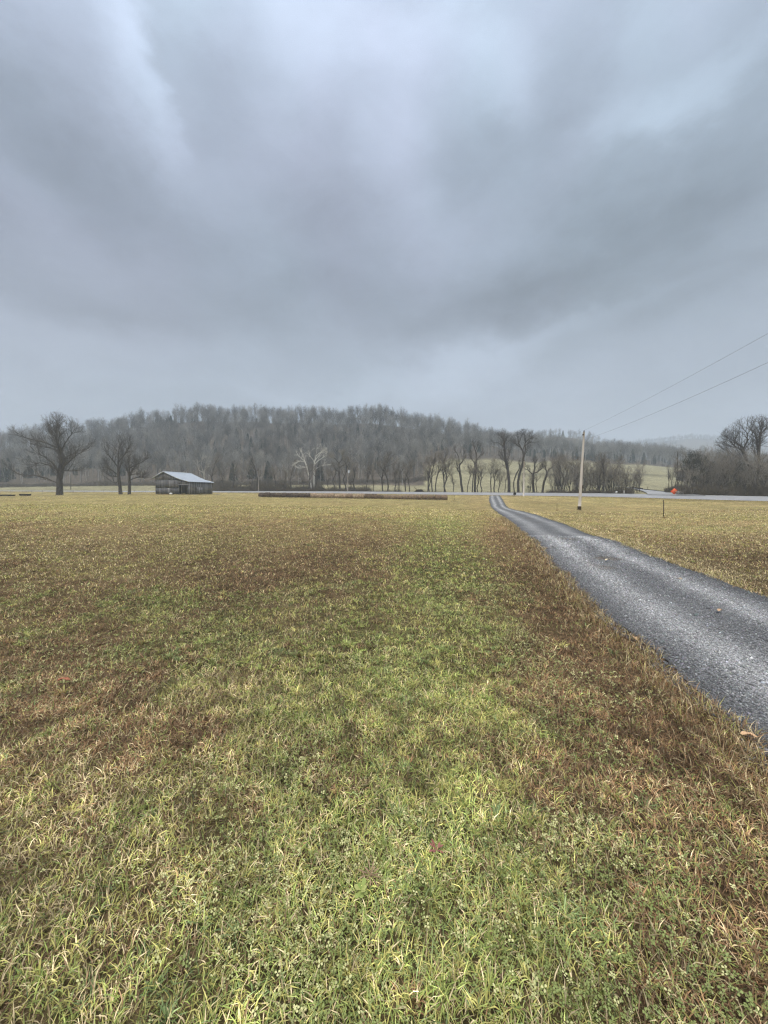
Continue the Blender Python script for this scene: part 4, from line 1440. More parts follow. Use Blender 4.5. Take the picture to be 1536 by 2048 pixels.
# ------------------------------------------------------------------ barn
def build_barn():
    C = G(378.5, 105.0)
    C.z = float(zpy(988.2, 105))
    root = empty('barn', C, R(-7))
    # local: -x along the gable to the left, +y back along the side wall
    tag(root, 'old weathered grey board barn with pale metal roof and open bay', 'barn')
    W, Ln = 9.9, 11.3
    prof = [(0, 3.45), (.25, 4.1), (.47, 5.0), (.72, 6.15), (1.0, 4.75)]
    hz = lambda f: float(np.interp(f, [a for a, _ in prof], [b for _, b in prof]))
    r = random.Random(3)

    def board_wall(name, side, f0, f1, z0f, z1f, y=0.0, gap=.03, wd=.24, parent=None, mat=None, proud=0.0, missing=()):
        """vertical boards; f is 0..1 along the wall"""
        b = MB()
        length = W if side in ('front', 'back') else Ln
        n = max(1, int(round((f1 - f0) * length / wd)))
        for k in range(n):
            a = f0 + (f1 - f0) * k / n; c = f0 + (f1 - f0) * (k + 1) / n
            g = gap / length * (r.random() * 1.5)
            if k in missing: continue
            t = r.uniform(.55, 1.35); br = r.uniform(.96, 1.05)
            if r.random() < .09: t *= 1.9
            z0 = (z0f(a) if callable(z0f) else z0f) + r.uniform(0, .12)
            za = (z1f(a) if callable(z1f) else z1f); zc = (z1f(c) if callable(z1f) else z1f)
            p = proud + r.uniform(0, .03); th = .03
            if side == 'front':
                x0, x1 = -a * W, -(c - g) * W
                q = lambda x, yy, z: (x, yy, z)
                A = [q(x0, -p - th, z0), q(x1, -p - th, z0), q(x1, -p, z0), q(x0, -p, z0)]
                B = [q(x0, -p - th, za), q(x1, -p - th, zc), q(x1, -p, zc), q(x0, -p, za)]
            elif side == 'back':
                x0, x1 = -a * W, -(c - g) * W
                A = [(x0, Ln + p, z0), (x1, Ln + p, z0), (x1, Ln + p + th, z0), (x0, Ln + p + th, z0)]
                B = [(x0, Ln + p, za), (x1, Ln + p, zc), (x1, Ln + p + th, zc), (x0, Ln + p + th, za)]
            else:
                X = 0 if side == 'right' else -W
                s = 1 if side == 'right' else -1
                y0, y1 = a * Ln + .001, (c - g) * Ln
                A = [(X + s * p, y0, z0), (X + s * (p + th), y0, z0), (X + s * (p + th), y1, z0), (X + s * p, y1, z0)]
                B = [(X + s * p, y0, za), (X + s * (p + th), y0, za), (X + s * (p + th), y1, zc), (X + s * p, y1, zc)]
            b.hull8(A, B, (t * br, t, t / br))
        o = b.build(name, mat or M_boards, parent or root)
        return o
    top = lambda f: hz(f) - .12
    front = board_wall('gable_wall', 'front', .30, 1.0, 0.0, 1.68)
    board_wall('upper_boards', 'front', .30, 1.0, lambda f: 1.76, lambda f: min(top(f), 3.86), proud=.05, parent=front)
    board_wall('gable_boards', 'front', .30, 1.0, lambda f: min(3.98, top(f) - .05), lambda f: max(top(f), 3.99), proud=.09, parent=front)
    board_wall('bay_header', 'front', .0, .30, 2.55, top, proud=.05)
    m = MB(); m.box((-.30 * W, -.13, 2.48), (.02, -.02, 2.62), (2.3, 2.25, 2.2)); m.build('lintel', M_boards, root)
    m = MB()
    m.box((-1.0 * W, -.125, 4.0), (-.47 * W, -.075, 4.09), (1.9, 1.9, 1.85)); m.build('ledge_board', M_boards, root)
    for x in (-.30 * W, -.02 * W):
        m = MB(); m.box((x - .09, .03 if x < -.1 * W and x > -.2 * W else -.02, 0), (x + .09, .18, 2.5 if x > -.2 * W and x < -.1 * W else 2.47), (1.1, 1.1, 1.1))
        m.build('post', M_boards, root)
    # small lean-to door panel with its own frame
    d = board_wall('door', 'front', .31, .52, .05, 1.68, proud=.06, wd=.3)
    m = MB(); m.box((-.52 * W, -.16, 1.66), (-.31 * W, -.11, 1.74), (.4, .4, .4)); m.build('door_rail', M_boards, d)
    m = MB(); m.box((-.33 * W, -.17, .85), (-.325 * W, -.12, 1.0), (.3, .3, .3)); m.build('handle', M_steel, d)
    sw = board_wall('side_wall', 'right', .012, 1.0, .05, lambda f: 3.33, gap=.02)
    board_wall('patch_boards', 'right', .30, .55, .2, 1.9, proud=.06, parent=sw)
    board_wall('left_wall', 'left', 0.0, 1.0, .0, lambda f: 4.5)
    board_wall('back_wall', 'back', .0, 1.0, 0.0, top)
    m = MB(); m.box((-W + .05, .05, .01), (-.05, Ln - .05, .04)); m.build('floor', M_inside, root)
    # roof sheets, with overhangs and ribs
    ov = .65
    y0, y1 = -.55, Ln + .55
    rp = [(.9 + 0.0, None)]
    prof3 = [(.35, 3.32), (0, 3.45), (-.25 * W, 4.1), (-.47 * W, 5.0), (-.72 * W, 6.15)]
    m = MB()
    V = []; cols_ = 46
    for (x, z) in prof3:
        for k in range(cols_ + 1):
            yy = y0 + (y1 - y0) * k / cols_
            V.append((x, yy, z + .04 + (.028 if k % 2 else 0)))
    F = []
    for i in range(len(prof3) - 1):
        for k in range(cols_):
            a = i * (cols_ + 1) + k
            F.append((a, a + 1, a + cols_ + 2, a + cols_ + 1))
    m.add(V, F)
    V2 = [(x, y, z - .05) for (x, y, z) in V]
    m.add(V2, [tuple(reversed(f)) for f in F])
    rf = m.build('roof', M_roof, root)
    m = MB()
    P2 = [(-.72 * W, 6.15), (-W - .85, 4.22)]
    V = []
    for (x, z) in P2:
        for k in range(cols_ + 1):
            V.append((x, y0 + (y1 - y0) * k / cols_, z + .04 + (.028 if k % 2 else 0)))
    F = [(k, k + 1, k + cols_ + 2, k + cols_ + 1) for k in range(cols_)]
    m.add(V, F); m.add([(x, y, z - .05) for x, y, z in V], [tuple(reversed(f)) for f in F])
    m.build('rear_slope', M_roof, rf)
    m = MB()
    pr = [(x, z) for x, z in prof3] + [P2[1]]
    for (xa, za), (xb, zb) in zip(pr[:-1], pr[1:]):
        for yy in (y0 - .03, y1):
            m.hull8([(xa, yy, za - .04), (xb, yy, zb - .04), (xb, yy + .03, zb - .04), (xa, yy + .03, za - .04)],
                    [(xa, yy, za + .12), (xb, yy, zb + .12), (xb, yy + .03, zb + .12), (xa, yy + .03, za + .12)])
    m.build('roof_edge', M_trim, rf)
    m = MB(); m.tube([(-.72 * W, y0, 6.23), (-.72 * W, y1, 6.23)], .09, 6); m.build('ridge_cap', M_trim, rf)
    # rafters under the eave
    m = MB()
    for k in range(9):
        yy = .2 + k * (Ln - .4) / 8
        m.box((-.3, yy - .04, 3.30), (.33, yy + .04, 3.40), (.6, .6, .6))
    m.build('rafter_ends', M_boards, rf)
    return C


BC = build_barn()


def near_barn(dx, dy):
    x, y = BC.x + dx, BC.y + dy
    return Vector((x, y, float(height(x, y))))


# bits lying at the barn's foot
b = MB(); r = random.Random(2)
vs_ = []
rows_ = 6
for i in range(rows_):
    for k in range(10):
        a = 2 * math.pi * k / 10; t = i / (rows_ - 1)
        rr = (.42 * math.sin(math.pi * (.12 + .8 * t)) ** .7) * (1 + r.uniform(-.15, .15))
        vs_.append((rr * 1.0 * math.cos(a), rr * .7 * math.sin(a), .5 * t + (.0 if i == 0 else r.uniform(-.03, .03))))
b.add(vs_, [(i * 10 + k, i * 10 + (k + 1) % 10, (i + 1) * 10 + (k + 1) % 10, (i + 1) * 10 + k) for i in range(rows_ - 1) for k in range(10)] + [tuple(range((rows_ - 1) * 10, rows_ * 10))])
p = near_barn(-4.4, -1.0)
tag(b.build('sack', M_white, None, p, True), 'white bulging sack lying on the grass at the barn front', 'sack')
for k, (dx, dy, l, tone) in enumerate(((1.0, 1.2, 1.0, 2.6), (2.6, 3.2, .5, 3.2), (4.8, 6.6, 1.6, 2.8))):
    b = MB(); b.box((-l / 2, -.12, 0), (l / 2, .12, .06), (tone, tone, tone * .95)); b.box((-l / 3, -.2, .06), (l / 2.4, -.02, .1), (tone * .8,) * 3)
    p = near_barn(dx + .2, dy - .2)
    o = b.build('loose_board', M_boards, None, p + Vector((0, 0, .02)))
    tag(o, ['pale loose boards in the grass nearest the open bay corner of the barn', 'short pale loose board midway along the barn side wall', 'long pale loose boards at the far end of the barn side wall'][k], 'board', 'loose boards beside the barn')
b = MB()
for k in range(7):
    b.box((-1.1 + k * .3, -.2 + .05 * (k % 3), 0), (-.75 + k * .3, .15, .05 + .03 * (k % 2)), (1.1, .5, .4))
tag(b.build('rusty_sheet', M_boards, None, near_barn(-5.9, -1.1) + Vector((0, 0, .01))), 'rusty flat metal scraps on the grass before the barn front, left of the white sack', 'scrap metal')

# ------------------------------------------------------------------ bales
def bale_mesh(seed, tone):
    r = np.random.default_rng(seed)
    nseg, nl = 22, 7
    L_, Rr = 1.50, .62
    V, F, C = [], [], []
    for j in range(nl + 1):
        t = j / nl
        x = (t - .5) * L_
        edge = 1 - .16 * (abs(t - .5) * 2) ** 5
        for k in range(nseg):
            a = 2 * math.pi * k / nseg
            q = Rr * edge * (1 + r.normal(0, .035))
            z = Rr + q * math.sin(a)
            z = max(z, .02)
            V.append((x, q * math.cos(a) * 1.03, z)); C.append(tuple(np.array(tone) * r.uniform(.6, 1.4)))
    for j in range(nl):
        for k in range(nseg):
            k2 = (k + 1) % nseg
            F.append((j * nseg + k, (j + 1) * nseg + k, (j + 1) * nseg + k2, j * nseg + k2))
    c0 = len(V); V.append((-L_ / 2 - .03, 0, Rr)); C.append(tone); c1 = len(V); V.append((L_ / 2 + .03, 0, Rr)); C.append(tone)
    for k in range(nseg):
        k2 = (k + 1) % nseg
        F.append((c0, k, k2)); F.append((c1, nl * nseg + k2, nl * nseg + k))
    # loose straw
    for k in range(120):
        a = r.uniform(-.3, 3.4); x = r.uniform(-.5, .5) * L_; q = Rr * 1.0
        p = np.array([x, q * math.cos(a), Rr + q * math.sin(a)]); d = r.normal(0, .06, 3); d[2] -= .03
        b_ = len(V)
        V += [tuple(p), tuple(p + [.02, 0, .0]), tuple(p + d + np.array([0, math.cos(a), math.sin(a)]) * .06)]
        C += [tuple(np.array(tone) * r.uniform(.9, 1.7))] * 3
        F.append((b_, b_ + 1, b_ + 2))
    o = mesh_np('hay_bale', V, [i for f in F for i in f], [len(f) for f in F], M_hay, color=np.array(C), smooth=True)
    return o


def bales():
    A = Vector((at(518, 995, 97).x, 97, 0)); B = Vector((at(895, 1001, 90).x, 90, 0))
    A.x += 0
    d = B - A; n = int(round(d.length / 1.53)); ang = math.atan2(d.y, d.x)
    dark, tan, mid = (.5, .48, .5), (1.7, 1.6, 1.5), (1.2, 1.1, 1.03)
    rr = random.Random(4)
    for k in range(n):
        f = (k + .5) / n
        px = 518 + (895 - 518) * f
        if px < 627: tone = dark
        elif px < 738: tone = tan if rr.random() > .15 else mid
        elif px < 775: tone = (.75, .69, .65)
        elif px < 832: tone = mid if rr.random() > .3 else tan
        else: tone = (1.0, .9, .84) if rr.random() > .4 else (.8, .72, .68)
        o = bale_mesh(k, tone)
        p = A + d * f
        o.location = (p.x, p.y + rr.uniform(-.06, .06), float(height(p.x, p.y)) - .03)
        o.rotation_euler = (0, 0, ang + rr.uniform(-.09, .09))
        s = rr.uniform(.88, 1.08); o.scale = (rr.uniform(.92, 1.0), s, s)
        g = 'round hay bales laid end to end'
        if k == 0: lab = 'blackened round bale at the left end of the long row'
        elif k == n - 1: lab = 'dull brown round bale at the right end of the long row, near a thin post'
        elif px < 627: lab = 'blackened round bale in the dark left stretch of the long row'
        elif px < 738: lab = 'pale tan round bale in the light stretch just right of the dark ones'
        elif px < 775: lab = 'darker brown round bale in the middle of the row, right of the pale tan stretch'
        else: lab = 'mottled brown round bale in the right third of the long row'
        tag(o, lab, 'hay bale', g)
    return A, B


bales()

# ------------------------------------------------------------------ poles, wires, posts
def wire_obj(name, p, q, sag, rad, label, seg=40, group=None):
    pts = []
    for k in range(seg + 1):
        t = k / seg
        c = p.lerp(q, t); c.z -= 4 * sag * t * (1 - t)
        pts.append(c - p)
    b = MB(); b.tube(pts, rad, 5)
    return tag(b.build(name, M_wire, None, p), label, 'power line', group)


def main_pole():
    base = G(1159, 52.0); base.z = float(zpy(1019.5, 52))
    top = at(1168, 864, 52.3)
    root = empty('utility_pole', base)
    t = top - base
    b = MB(); n = 8
    b.tube([t * (k / n) + Vector((math.sin(k * 1.3) * .015, 0, 0)) for k in range(n + 1)], [.20 - .08 * k / n for k in range(n + 1)], 14)
    b.build('pole', M_pole, root, smooth=True)
    b = MB(); b.tube([(0, 0, -.2), t * .045], [.235, .232], 12); b.build('dark_butt_sleeve', M_darkwood, root)
    b = MB(); b.tube([t * .985 + Vector((0, 0, -.1)), t * .985 + Vector((.0, 0, .32))], [.03, .03], 6); b.tube([t + Vector((0, 0, .02)), t + Vector((0, 0, .1)), t + Vector((0, 0, .2))], [.10, .05, .07], 8)
    b.build('insulator', M_steel, root)
    b = MB(); b.box(tuple(t * .96 + Vector((-.22, -.16, -.05))), tuple(t * .96 + Vector((-.08, -.04, .12)))); b.build('bracket', M_steel, root)
    s = t * .30; e = t * .66
    b = MB(); b.tube([s + Vector((.17, -.12, 0)), e + Vector((.14, -.09, 0))], .035, 6); b.build('conduit', M_pole_far, root)
    b = MB(); b.box(tuple(t * .30 + Vector((.10, -.2, -.25))), tuple(t * .30 + Vector((.26, -.1, .15)))); b.build('cable_guard', M_steel, root)
    tag(root, 'tall pale wooden utility pole with dark foot, standing alone right of the driveway', 'utility pole')
    return top, base


ptop, pbase = main_pole()
e1 = at(1536, 667, 20.0); dirv = e1 - ptop
far1 = ptop + dirv * 1.9; far1.z = ptop.z + 1.1
e2 = at(1536, 725, 20.0); p2 = ptop - Vector((0, 0, 1.05)); d2_ = e2 - p2
far2 = p2 + d2_ * 1.9; far2.z = p2.z + 1.1
# sag chosen so that the wire passes through e1/e2
def sag_for(p, q, e):
    t = 1 / 1.9
    return ((p.lerp(q, t)).z - e.z) / (4 * t * (1 - t))
wire_obj('overhead_wire', ptop + Vector((0, 0, .2)), far1, sag_for(ptop + Vector((0, 0, .2)), far1, e1), .007, 'upper overhead wire climbing right from the top of the tall wooden pole', group='overhead wires of the tall pole')
wire_obj('overhead_wire', p2, far2, sag_for(p2, far2, e2), .008, 'lower overhead wire climbing right from below the top of the tall wooden pole', group='overhead wires of the tall pole')


def small_pole(px, pyb, top, D, label, transformer=False, lean=0.0, mat=None, rad=.15):
    base = at(px, pyb, D); gz = float(height(base.x, D)); base.z = min(base.z, gz + .1)
    t = at(px + lean, top, D) - base
    root = empty('utility_pole', base)
    b = MB(); b.tube([Vector((0, 0, -.3)), t * .5, t], [rad, rad * .85, rad * .65], 10); b.build('pole', mat or M_pole_far, root, smooth=True)
    b = MB(); b.tube([t, t + Vector((0, 0, .25))], [.05, .06], 6); b.build('insulator', M_steel, root)
    if transformer:
        b = MB(); c = t * .83 + Vector((.32, -.05, 0))
        b.tube([c + Vector((0, 0, -.42)), c + Vector((0, 0, .36)), c + Vector((0, 0, .45))], [.26, .26, .15], 12)
        b.build('transformer', M_trans, root)
    tag(root, label, 'utility pole')
    return base + t


tA = small_pole(141.5, 981, 952, 170, 'thin dark pole behind the oak, beyond the far road', mat=M_darkwood)
tB = small_pole(517, 983.5, 941, 133, 'plain grey pole at the roadside above the left end of the bales')
tC = small_pole(695.5, 982.5, 935, 122.5, 'grey roadside pole carrying a pale round transformer', True)
tD = small_pole(1047, 991.5, 922, 93, 'pale leaning roadside pole between the mailbox and the ivy stump', lean=1.2, mat=M_pole, rad=.19)
tE = small_pole(1355.5, 977, 905, 96, 'dark thin pole among the slender trees above the orange sign', mat=M_darkwood, rad=.13)
wire_obj('overhead_wire', tC + Vector((0, 0, .2)), tD + Vector((0, 0, .1)), .6, .012, 'thin roadside wire from the transformer pole to the leaning roadside pole')
wire_obj('overhead_wire', tB + Vector((0, 0, .2)), tC + Vector((0, 0, .1)), .6, .012, 'thin roadside wire between the plain grey pole and the transformer pole')


def t_post(px, pyb, top, D, label, lean=0, r_=.03, mat=None):
    base = at(px, pyb, D); base.z = float(height(base.x, D))
    h = at(px, top, D).z - at(px, pyb, D).z
    root = empty('fence_post', base)
    ln = lean * D / 768
    b = MB()
    for (a, c) in (((-r_, -r_ * .3), (r_, r_ * .3)), ((-r_ * .3, -r_ * 1.2), (r_ * .3, -r_ * .3))):
        b.hull8([(a[0], a[1], -.2), (c[0], a[1], -.2), (c[0], c[1], -.2), (a[0], c[1], -.2)],
                [(a[0] + ln, a[1], h), (c[0] + ln, a[1], h), (c[0] + ln, c[1], h), (a[0] + ln, c[1], h)])
    b.build('post', mat or M_steel, root)
    b = MB()
    for k in range(5):
        z = h * (.25 + .16 * k); b.box((-r_ * .5 + ln * z / h, -r_ * 1.7, z), (r_ * .5 + ln * z / h, -r_ * 1.2, z + .03))
    b.build('wire_lugs', mat or M_steel, root)
    tag(root, label, 'fence post')


t_post(1327, 1038, 1002, 33, 'dark steel fence post standing alone in the grass right of the tall wooden pole', lean=-1.2, r_=.032)
t_post(1114, 1019, 1005, 50, 'thin short steel post in the grass just left of the tall wooden pole', lean=-.4, r_=.02)
t_post(1232, 1020, 1004, 55, 'very faint thin post in the grass midway between the tall pole and the dark post', r_=.014, mat=M_pole_far)
t_post(909.5, 1003, 992.5, 89, 'thin post just past the right end of the hay bale row', r_=.028)
t_post(1295.5, 976.5, 971, 122, 'small dark post on the pasture beyond the side road', r_=.07, mat=M_darkwood)


def left_fence():
    root = empty('wire_fence', G(150, 116))
    o0 = root.location
    tops = []
    for px in (-8, 22, 45, 64, 86, 105, 148, 169, 189, 208, 225, 247, 270, 292):
        D = 117
        g = G(px, D) - o0
        b = MB(); b.tube([g + Vector((0, 0, -.2)), g + Vector((.03, 0, 1.15))], .028, 5); b.build('post', M_pole_far, root)
        tops.append(g)
    for z in (.45, .8, 1.1):
        b = MB(); b.tube([g + Vector((0, 0, z)) for g in tops], .006, 4); b.build('wire', M_wire, root)
    tag(root, 'faint low wire fence of thin posts crossing behind the oak', 'fence')


left_fence()


def trough(px0, px1, py, D, h, label):
    c = G((px0 + px1) / 2, D); w = (px1 - px0) * D / 768
    b = MB(); e = .12
    def ring(s, z): return [(-w / 2 * s, -.45 * s, z), (w / 2 * s, -.45 * s, z), (w / 2 * s, .45 * s, z), (-w / 2 * s, .45 * s, z)]
    b.add(ring(.94, 0) + ring(1, h) + ring(.93, h) + ring(.9, h * .4),
          [(3, 2, 1, 0), (0, 1, 5, 4), (1, 2, 6, 5), (2, 3, 7, 6), (3, 0, 4, 7), (4, 5, 9, 8), (5, 6, 10, 9), (6, 7, 11, 10), (7, 4, 8, 11),
           (8, 9, 13, 12), (9, 10, 14, 13), (10, 11, 15, 14), (11, 8, 12, 15), (12, 13, 14, 15)])
    root = empty('feed_trough', c)
    b.build('tub', M_tarp, root)
    m = MB(); m.tube([(-w / 2, -.47, h), (w / 2, -.47, h)], .035, 6); m.tube([(-w / 2, .47, h), (w / 2, .47, h)], .035, 6); m.build('rim', M_tarp, root)
    tag(root, label, 'feed trough', 'black feed troughs in the left field')


trough(1, 28.5, 995, 99, .33, 'longer black feed trough lying at the left edge of the field')
trough(42, 60, 994.5, 99, .45, 'shorter taller black feed trough, the right one, nearer the oak')


def mailbox():
    D = 93; base = at(1029.3, 994.5, D); base.z = float(height(base.x, D)); top = at(1029.3, 985.0, D).z
    h = top - base.z
    root = empty('mailbox', base, R(12))
    b = MB(); b.box((-.05, -.05, -.1), (.05, .05, h - .5)); b.build('post', M_pole_far, root)
    b = MB(); w, l = .20, .34; zb = h - .56
    pr = [(-w, 0), (w, 0)] + [(w * math.cos(a), .36 + w * math.sin(a)) for a in [math.pi * k / 8 for k in range(9)]]
    n = len(pr)
    V = [(x, -l, zb + z) for x, z in pr] + [(x, l, zb + z) for x, z in pr]
    b.add(V, [tuple(range(n)), tuple(reversed(range(n, 2 * n)))] + [(k, n + k, n + (k + 1) % n, (k + 1) % n) for k in range(n)])
    bx = b.build('box', M_black, root)
    b = MB(); b.box((-.03, -l - .04, zb + .3), (.03, -l - .005, zb + .34)); b.build('handle', M_steel, bx)
    b = MB(); b.box((w + .003, -.1, zb + .2), (w + .015, -.06, zb + .45)); b.box((w + .004, -.22, zb + .38), (w + .014, -.1, zb + .45)); b.build('flag', M_steel, root)
    tag(root, 'black mailbox on a short post at the roadside right of the driveway mouth', 'mailbox')


mailbox()


def orange_sign():
    D = 79.5; base = at(1348.5, 988.8, D); base.z = float(height(base.x, D))
    top = at(1348.5, 976.5, D).z; h = top - base.z
    root = empty('road_work_sign', base, R(-18))
    s = h * .5
    b = MB()
    for k, (a, c) in enumerate((((-.5, .1), (.5, .1)), ((-.4, -.35), (-.4, .5)), ((.4, -.35), (.4, .5)))):
        b.tube([(a[0], a[1], .03), (c[0], c[1], .03)], .025, 5)
    b.tube([(0, .1, 0), (0, .1, h * .8)], .025, 5)
    b.build('stand', M_steel, root)
    b = MB(); zc = h * .52
    P = [(0, -.0, zc - s), (s * 1.05, 0, zc), (0, 0, zc + s), (-s * 1.05, 0, zc)]
    b.hull8(P, [(x, .02, z) for x, y, z in P]); pn = b.build('panel', M_orange, root)
    b = MB(); P = [(s * .1, -.012, zc - s * .3), (s * .72, -.012, zc - s * .1), (s * .12, -.012, zc + s * .62)]
    b.add(P, [(0, 1, 2)]); b.build('painted_reflection', M_orange2, pn)  # lighter triangle paints a reflection onto the panel
    tag(root, 'bright orange diamond roadwork sign beside the side road junction', 'sign')
    c = at(1360, 988, 79); c.z = float(height(c.x, 79))
    b = MB()
    z1 = at(1360, 982, 79).z - c.z
    b.hull8([(-.65, -.25, 0), (.65, -.25, 0), (.65, .25, 0), (-.65, .25, 0)], [(-.62, -.14, z1), (.62, -.14, z1), (.62, .14, z1), (-.62, .14, z1)])
    b.box((-.66, -.29, -.05), (.66, .29, .09))
    tag(b.build('concrete_block', M_conc, None, c), 'low pale concrete block right beside the orange sign', 'concrete block')


orange_sign()
for px, top, w, lab in ((1248, 980.3, .075, 'white marker post at the roadside under the thicket, left of the side road'),):
    D = 86.5; c = at(px, 988.5, D); c.z = float(height(c.x, D)); h = at(px, top, D).z - c.z
    root = empty('marker_post', c)
    b = MB(); b.box((-w, -.02, -.1), (w, .02, h)); b.build('post', M_white, root)
    b = MB(); b.box((-w * .8, -.03, h * .78), (w * .8, -.021, h * .94)); b.build('reflector', M_steel, root)
    tag(root, lab, 'marker post')
c = G(1232, 87.5); b = MB()
b.tube([(0, 0, .25), (0, 0, .3), (.05, 0, .55), (.05, 0, .62)], [.12, .2, .22, .1], 9); b.tube([(0, 0, -.05), (0, 0, .3)], .03, 5)
tag(b.build('plastic_jug', M_white, None, c), 'small white jug caught in the brush left of the white marker post', 'jug')


def guardrail():
    root = empty('guardrail', G(1276, 108))
    o0 = root.location
    pts = [(1262, 974.2, 119), (1269, 974.8, 115), (1277, 975.8, 110), (1286, 977.0, 104)]
    P = [at(*p) for p in pts]
    b = MB()
    for a, c in zip(P[:-1], P[1:]):
        a, c = a - o0, c - o0
        b.hull8([(a.x, a.y, a.z - .22), (c.x, c.y, c.z - .22), (c.x, c.y + .12, c.z - .22), (a.x, a.y + .12, a.z - .22)],
                [(a.x, a.y, a.z + .12), (c.x, c.y, c.z + .12), (c.x, c.y + .12, c.z + .12), (a.x, a.y + .12, a.z + .12)])
    b.build('rail', M_guard, root)
    for k in range(7):
        f = k / 6 * 2.999; i = int(f); q = P[i].lerp(P[i + 1], f - i) - o0
        b = MB(); b.box((q.x - .1, q.y + .125, q.z - 1.2), (q.x + .1, q.y + .3, q.z + .16)); b.build('post', M_guard, root)
    tag(root, 'short dark guardrail at the bend of the side road', 'guardrail')
    # low dark timber curb further along the same edge
    Q = [at(*p) for p in ((1288, 978.8, 103), (1306, 980.6, 99), (1328, 983.2, 93), (1343, 984.9, 89), (1366, 987.6, 83.8), (1388, 989.6, 80.5))]
    b = MB(); o1 = Q[0].copy()
    for a, c in zip(Q[:-1], Q[1:]):
        a, c = a - o1, c - o1
        b.hull8([(a.x, a.y, a.z - .5), (c.x, c.y, c.z - .5), (c.x, c.y + .25, c.z - .5), (a.x, a.y + .25, a.z - .5)],
                [(a.x, a.y, a.z + .14), (c.x, c.y, c.z + .14), (c.x, c.y + .25, c.z + .14), (a.x, a.y + .25, a.z + .14)])
    tag(b.build('curb', M_guard, None, o1), 'low dark curb running along the far edge of the side road to the orange sign', 'curb')


guardrail()


def shed():
    D = 190; c = at(1367, 950, D); c.z = float(height(c.x, D))
    root = empty('shed', c, R(15))
    zt = at(1367, 939, D).z - c.z; h = max(2.4, zt - 1.2)
    b = MB(); b.box((-2.3, -1.6, -1), (2.3, 1.6, h)); b.build('wall', M_boards, root)
    b = MB()
    b.add([(-2.7, -2.0, h - .1), (2.7, -2.0, h - .1), (2.7, 0, h + 1.1), (-2.7, 0, h + 1.1), (-2.7, 2.0, h - .1), (2.7, 2.0, h - .1)], [(0, 1, 2, 3), (3, 2, 5, 4), (0, 3, 4), (1, 5, 2), (0, 4, 5, 1)])
    b.build('roof', M_shedroof, root)
    b = MB(); b.box((-.9, -1.63, -.1), (.9, -1.605, h - .5)); b.build('doorway_shade_panel', M_black, root)  # black panel on the wall, painted for the dark inside
    tag(root, 'small far shed with pale brown roof glimpsed through the trees right of the side road', 'shed')


shed()

# ------------------------------------------------------------------ grass
def in_drive(X, Y, m=0.0):
    n = (vnoise(X, Y, 2.5, 12, 3) - .5) * .42
    l = drive_l(Y); w = drive_w(Y)
    return (X > l + m + n + .04) & (X < l + w - m + n - .04)


def frustum_pts(r, n, d0, d1, power):
    """random spots in front of the camera; density falls as D**-power"""
    # pdf(D) ~ D**(1-power)
    k = 2 - power
    u = r.random(n)
    D = (d0 ** k + u * (d1 ** k - d0 ** k)) ** (1 / k) if abs(k) > 1e-6 else d0 * (d1 / d0) ** u
    X = r.uniform(-1.3, 1.3, n) * (D + .45)
    return X, D


def blades(r, X, Y, ln, wd, lean, col_, az=None):
    n = len(X)
    Z = height(X, Y)
    az = r.uniform(0, 6.283, n) if az is None else az
    dh = np.stack([np.cos(az), np.sin(az)], -1)
    sv = np.stack([-dh[:, 1], dh[:, 0]], -1)
    tw = r.normal(0, .5, n)
    sv3 = np.stack([sv[:, 0] * np.cos(tw), sv[:, 1] * np.cos(tw), np.sin(tw)], -1)
    hz1 = np.sin(lean * .6) * ln * .5; up1 = np.cos(lean * .6) * ln * .5
    ld2 = lean * 1.22
    hz2 = hz1 + np.sin(ld2) * ln * .5; up2 = np.maximum(up1 + np.cos(ld2) * ln * .5, .004)
    B = np.stack([X, Y, Z - .004], -1)
    M_ = B + np.stack([dh[:, 0] * hz1, dh[:, 1] * hz1, up1], -1)
    E = B + np.stack([dh[:, 0] * hz2, dh[:, 1] * hz2, up2], -1)
    w = wd[:, None]
    V = np.stack([B - sv3 * w * .7, B + sv3 * w * .7, M_ + sv3 * w, M_ - sv3 * w, E], 1).reshape(-1, 3)
    C = np.repeat(col_, 5, 0)
    b = (np.arange(n) * 5)[:, None]
    q = np.concatenate([b, b + 1, b + 2, b + 3], 1); t3 = np.concatenate([b + 3, b + 2, b + 4], 1)
    return V, q, t3, C


SPEC = {  # colour pairs
    'green': ((.13, .18, .04), (.40, .455, .145)), 'blue': ((.10, .155, .055), (.27, .34, .15)), 'yellow': ((.27, .26, .075), (.51, .47, .17)),
    'straw': ((.40, .32, .18), (.70, .58, .36)), 'brown': ((.10, .062, .035), (.27, .175, .10)), 'rust': ((.17, .095, .05), (.37, .23, .12))}


def pick_col(r, kinds, names):
    n = len(kinds); f = r.random((n, 1))
    out = np.zeros((n, 3))
    for i, nm in enumerate(names):
        a, b = map(np.array, SPEC[nm]); m = kinds == i
        out[m] = a + (b - a) * f[m]
    return out * np.exp(r.normal(0, .25, (n, 1)))


def pale_stripe(X, Y):
    return (1.0 + .3 * np.exp(-((X - .16 * Y + .05) / (.5 + .07 * Y)) ** 2) * (.5 + .8 * vnoise(X, Y, 1.2, 24, 3)))[:, None]


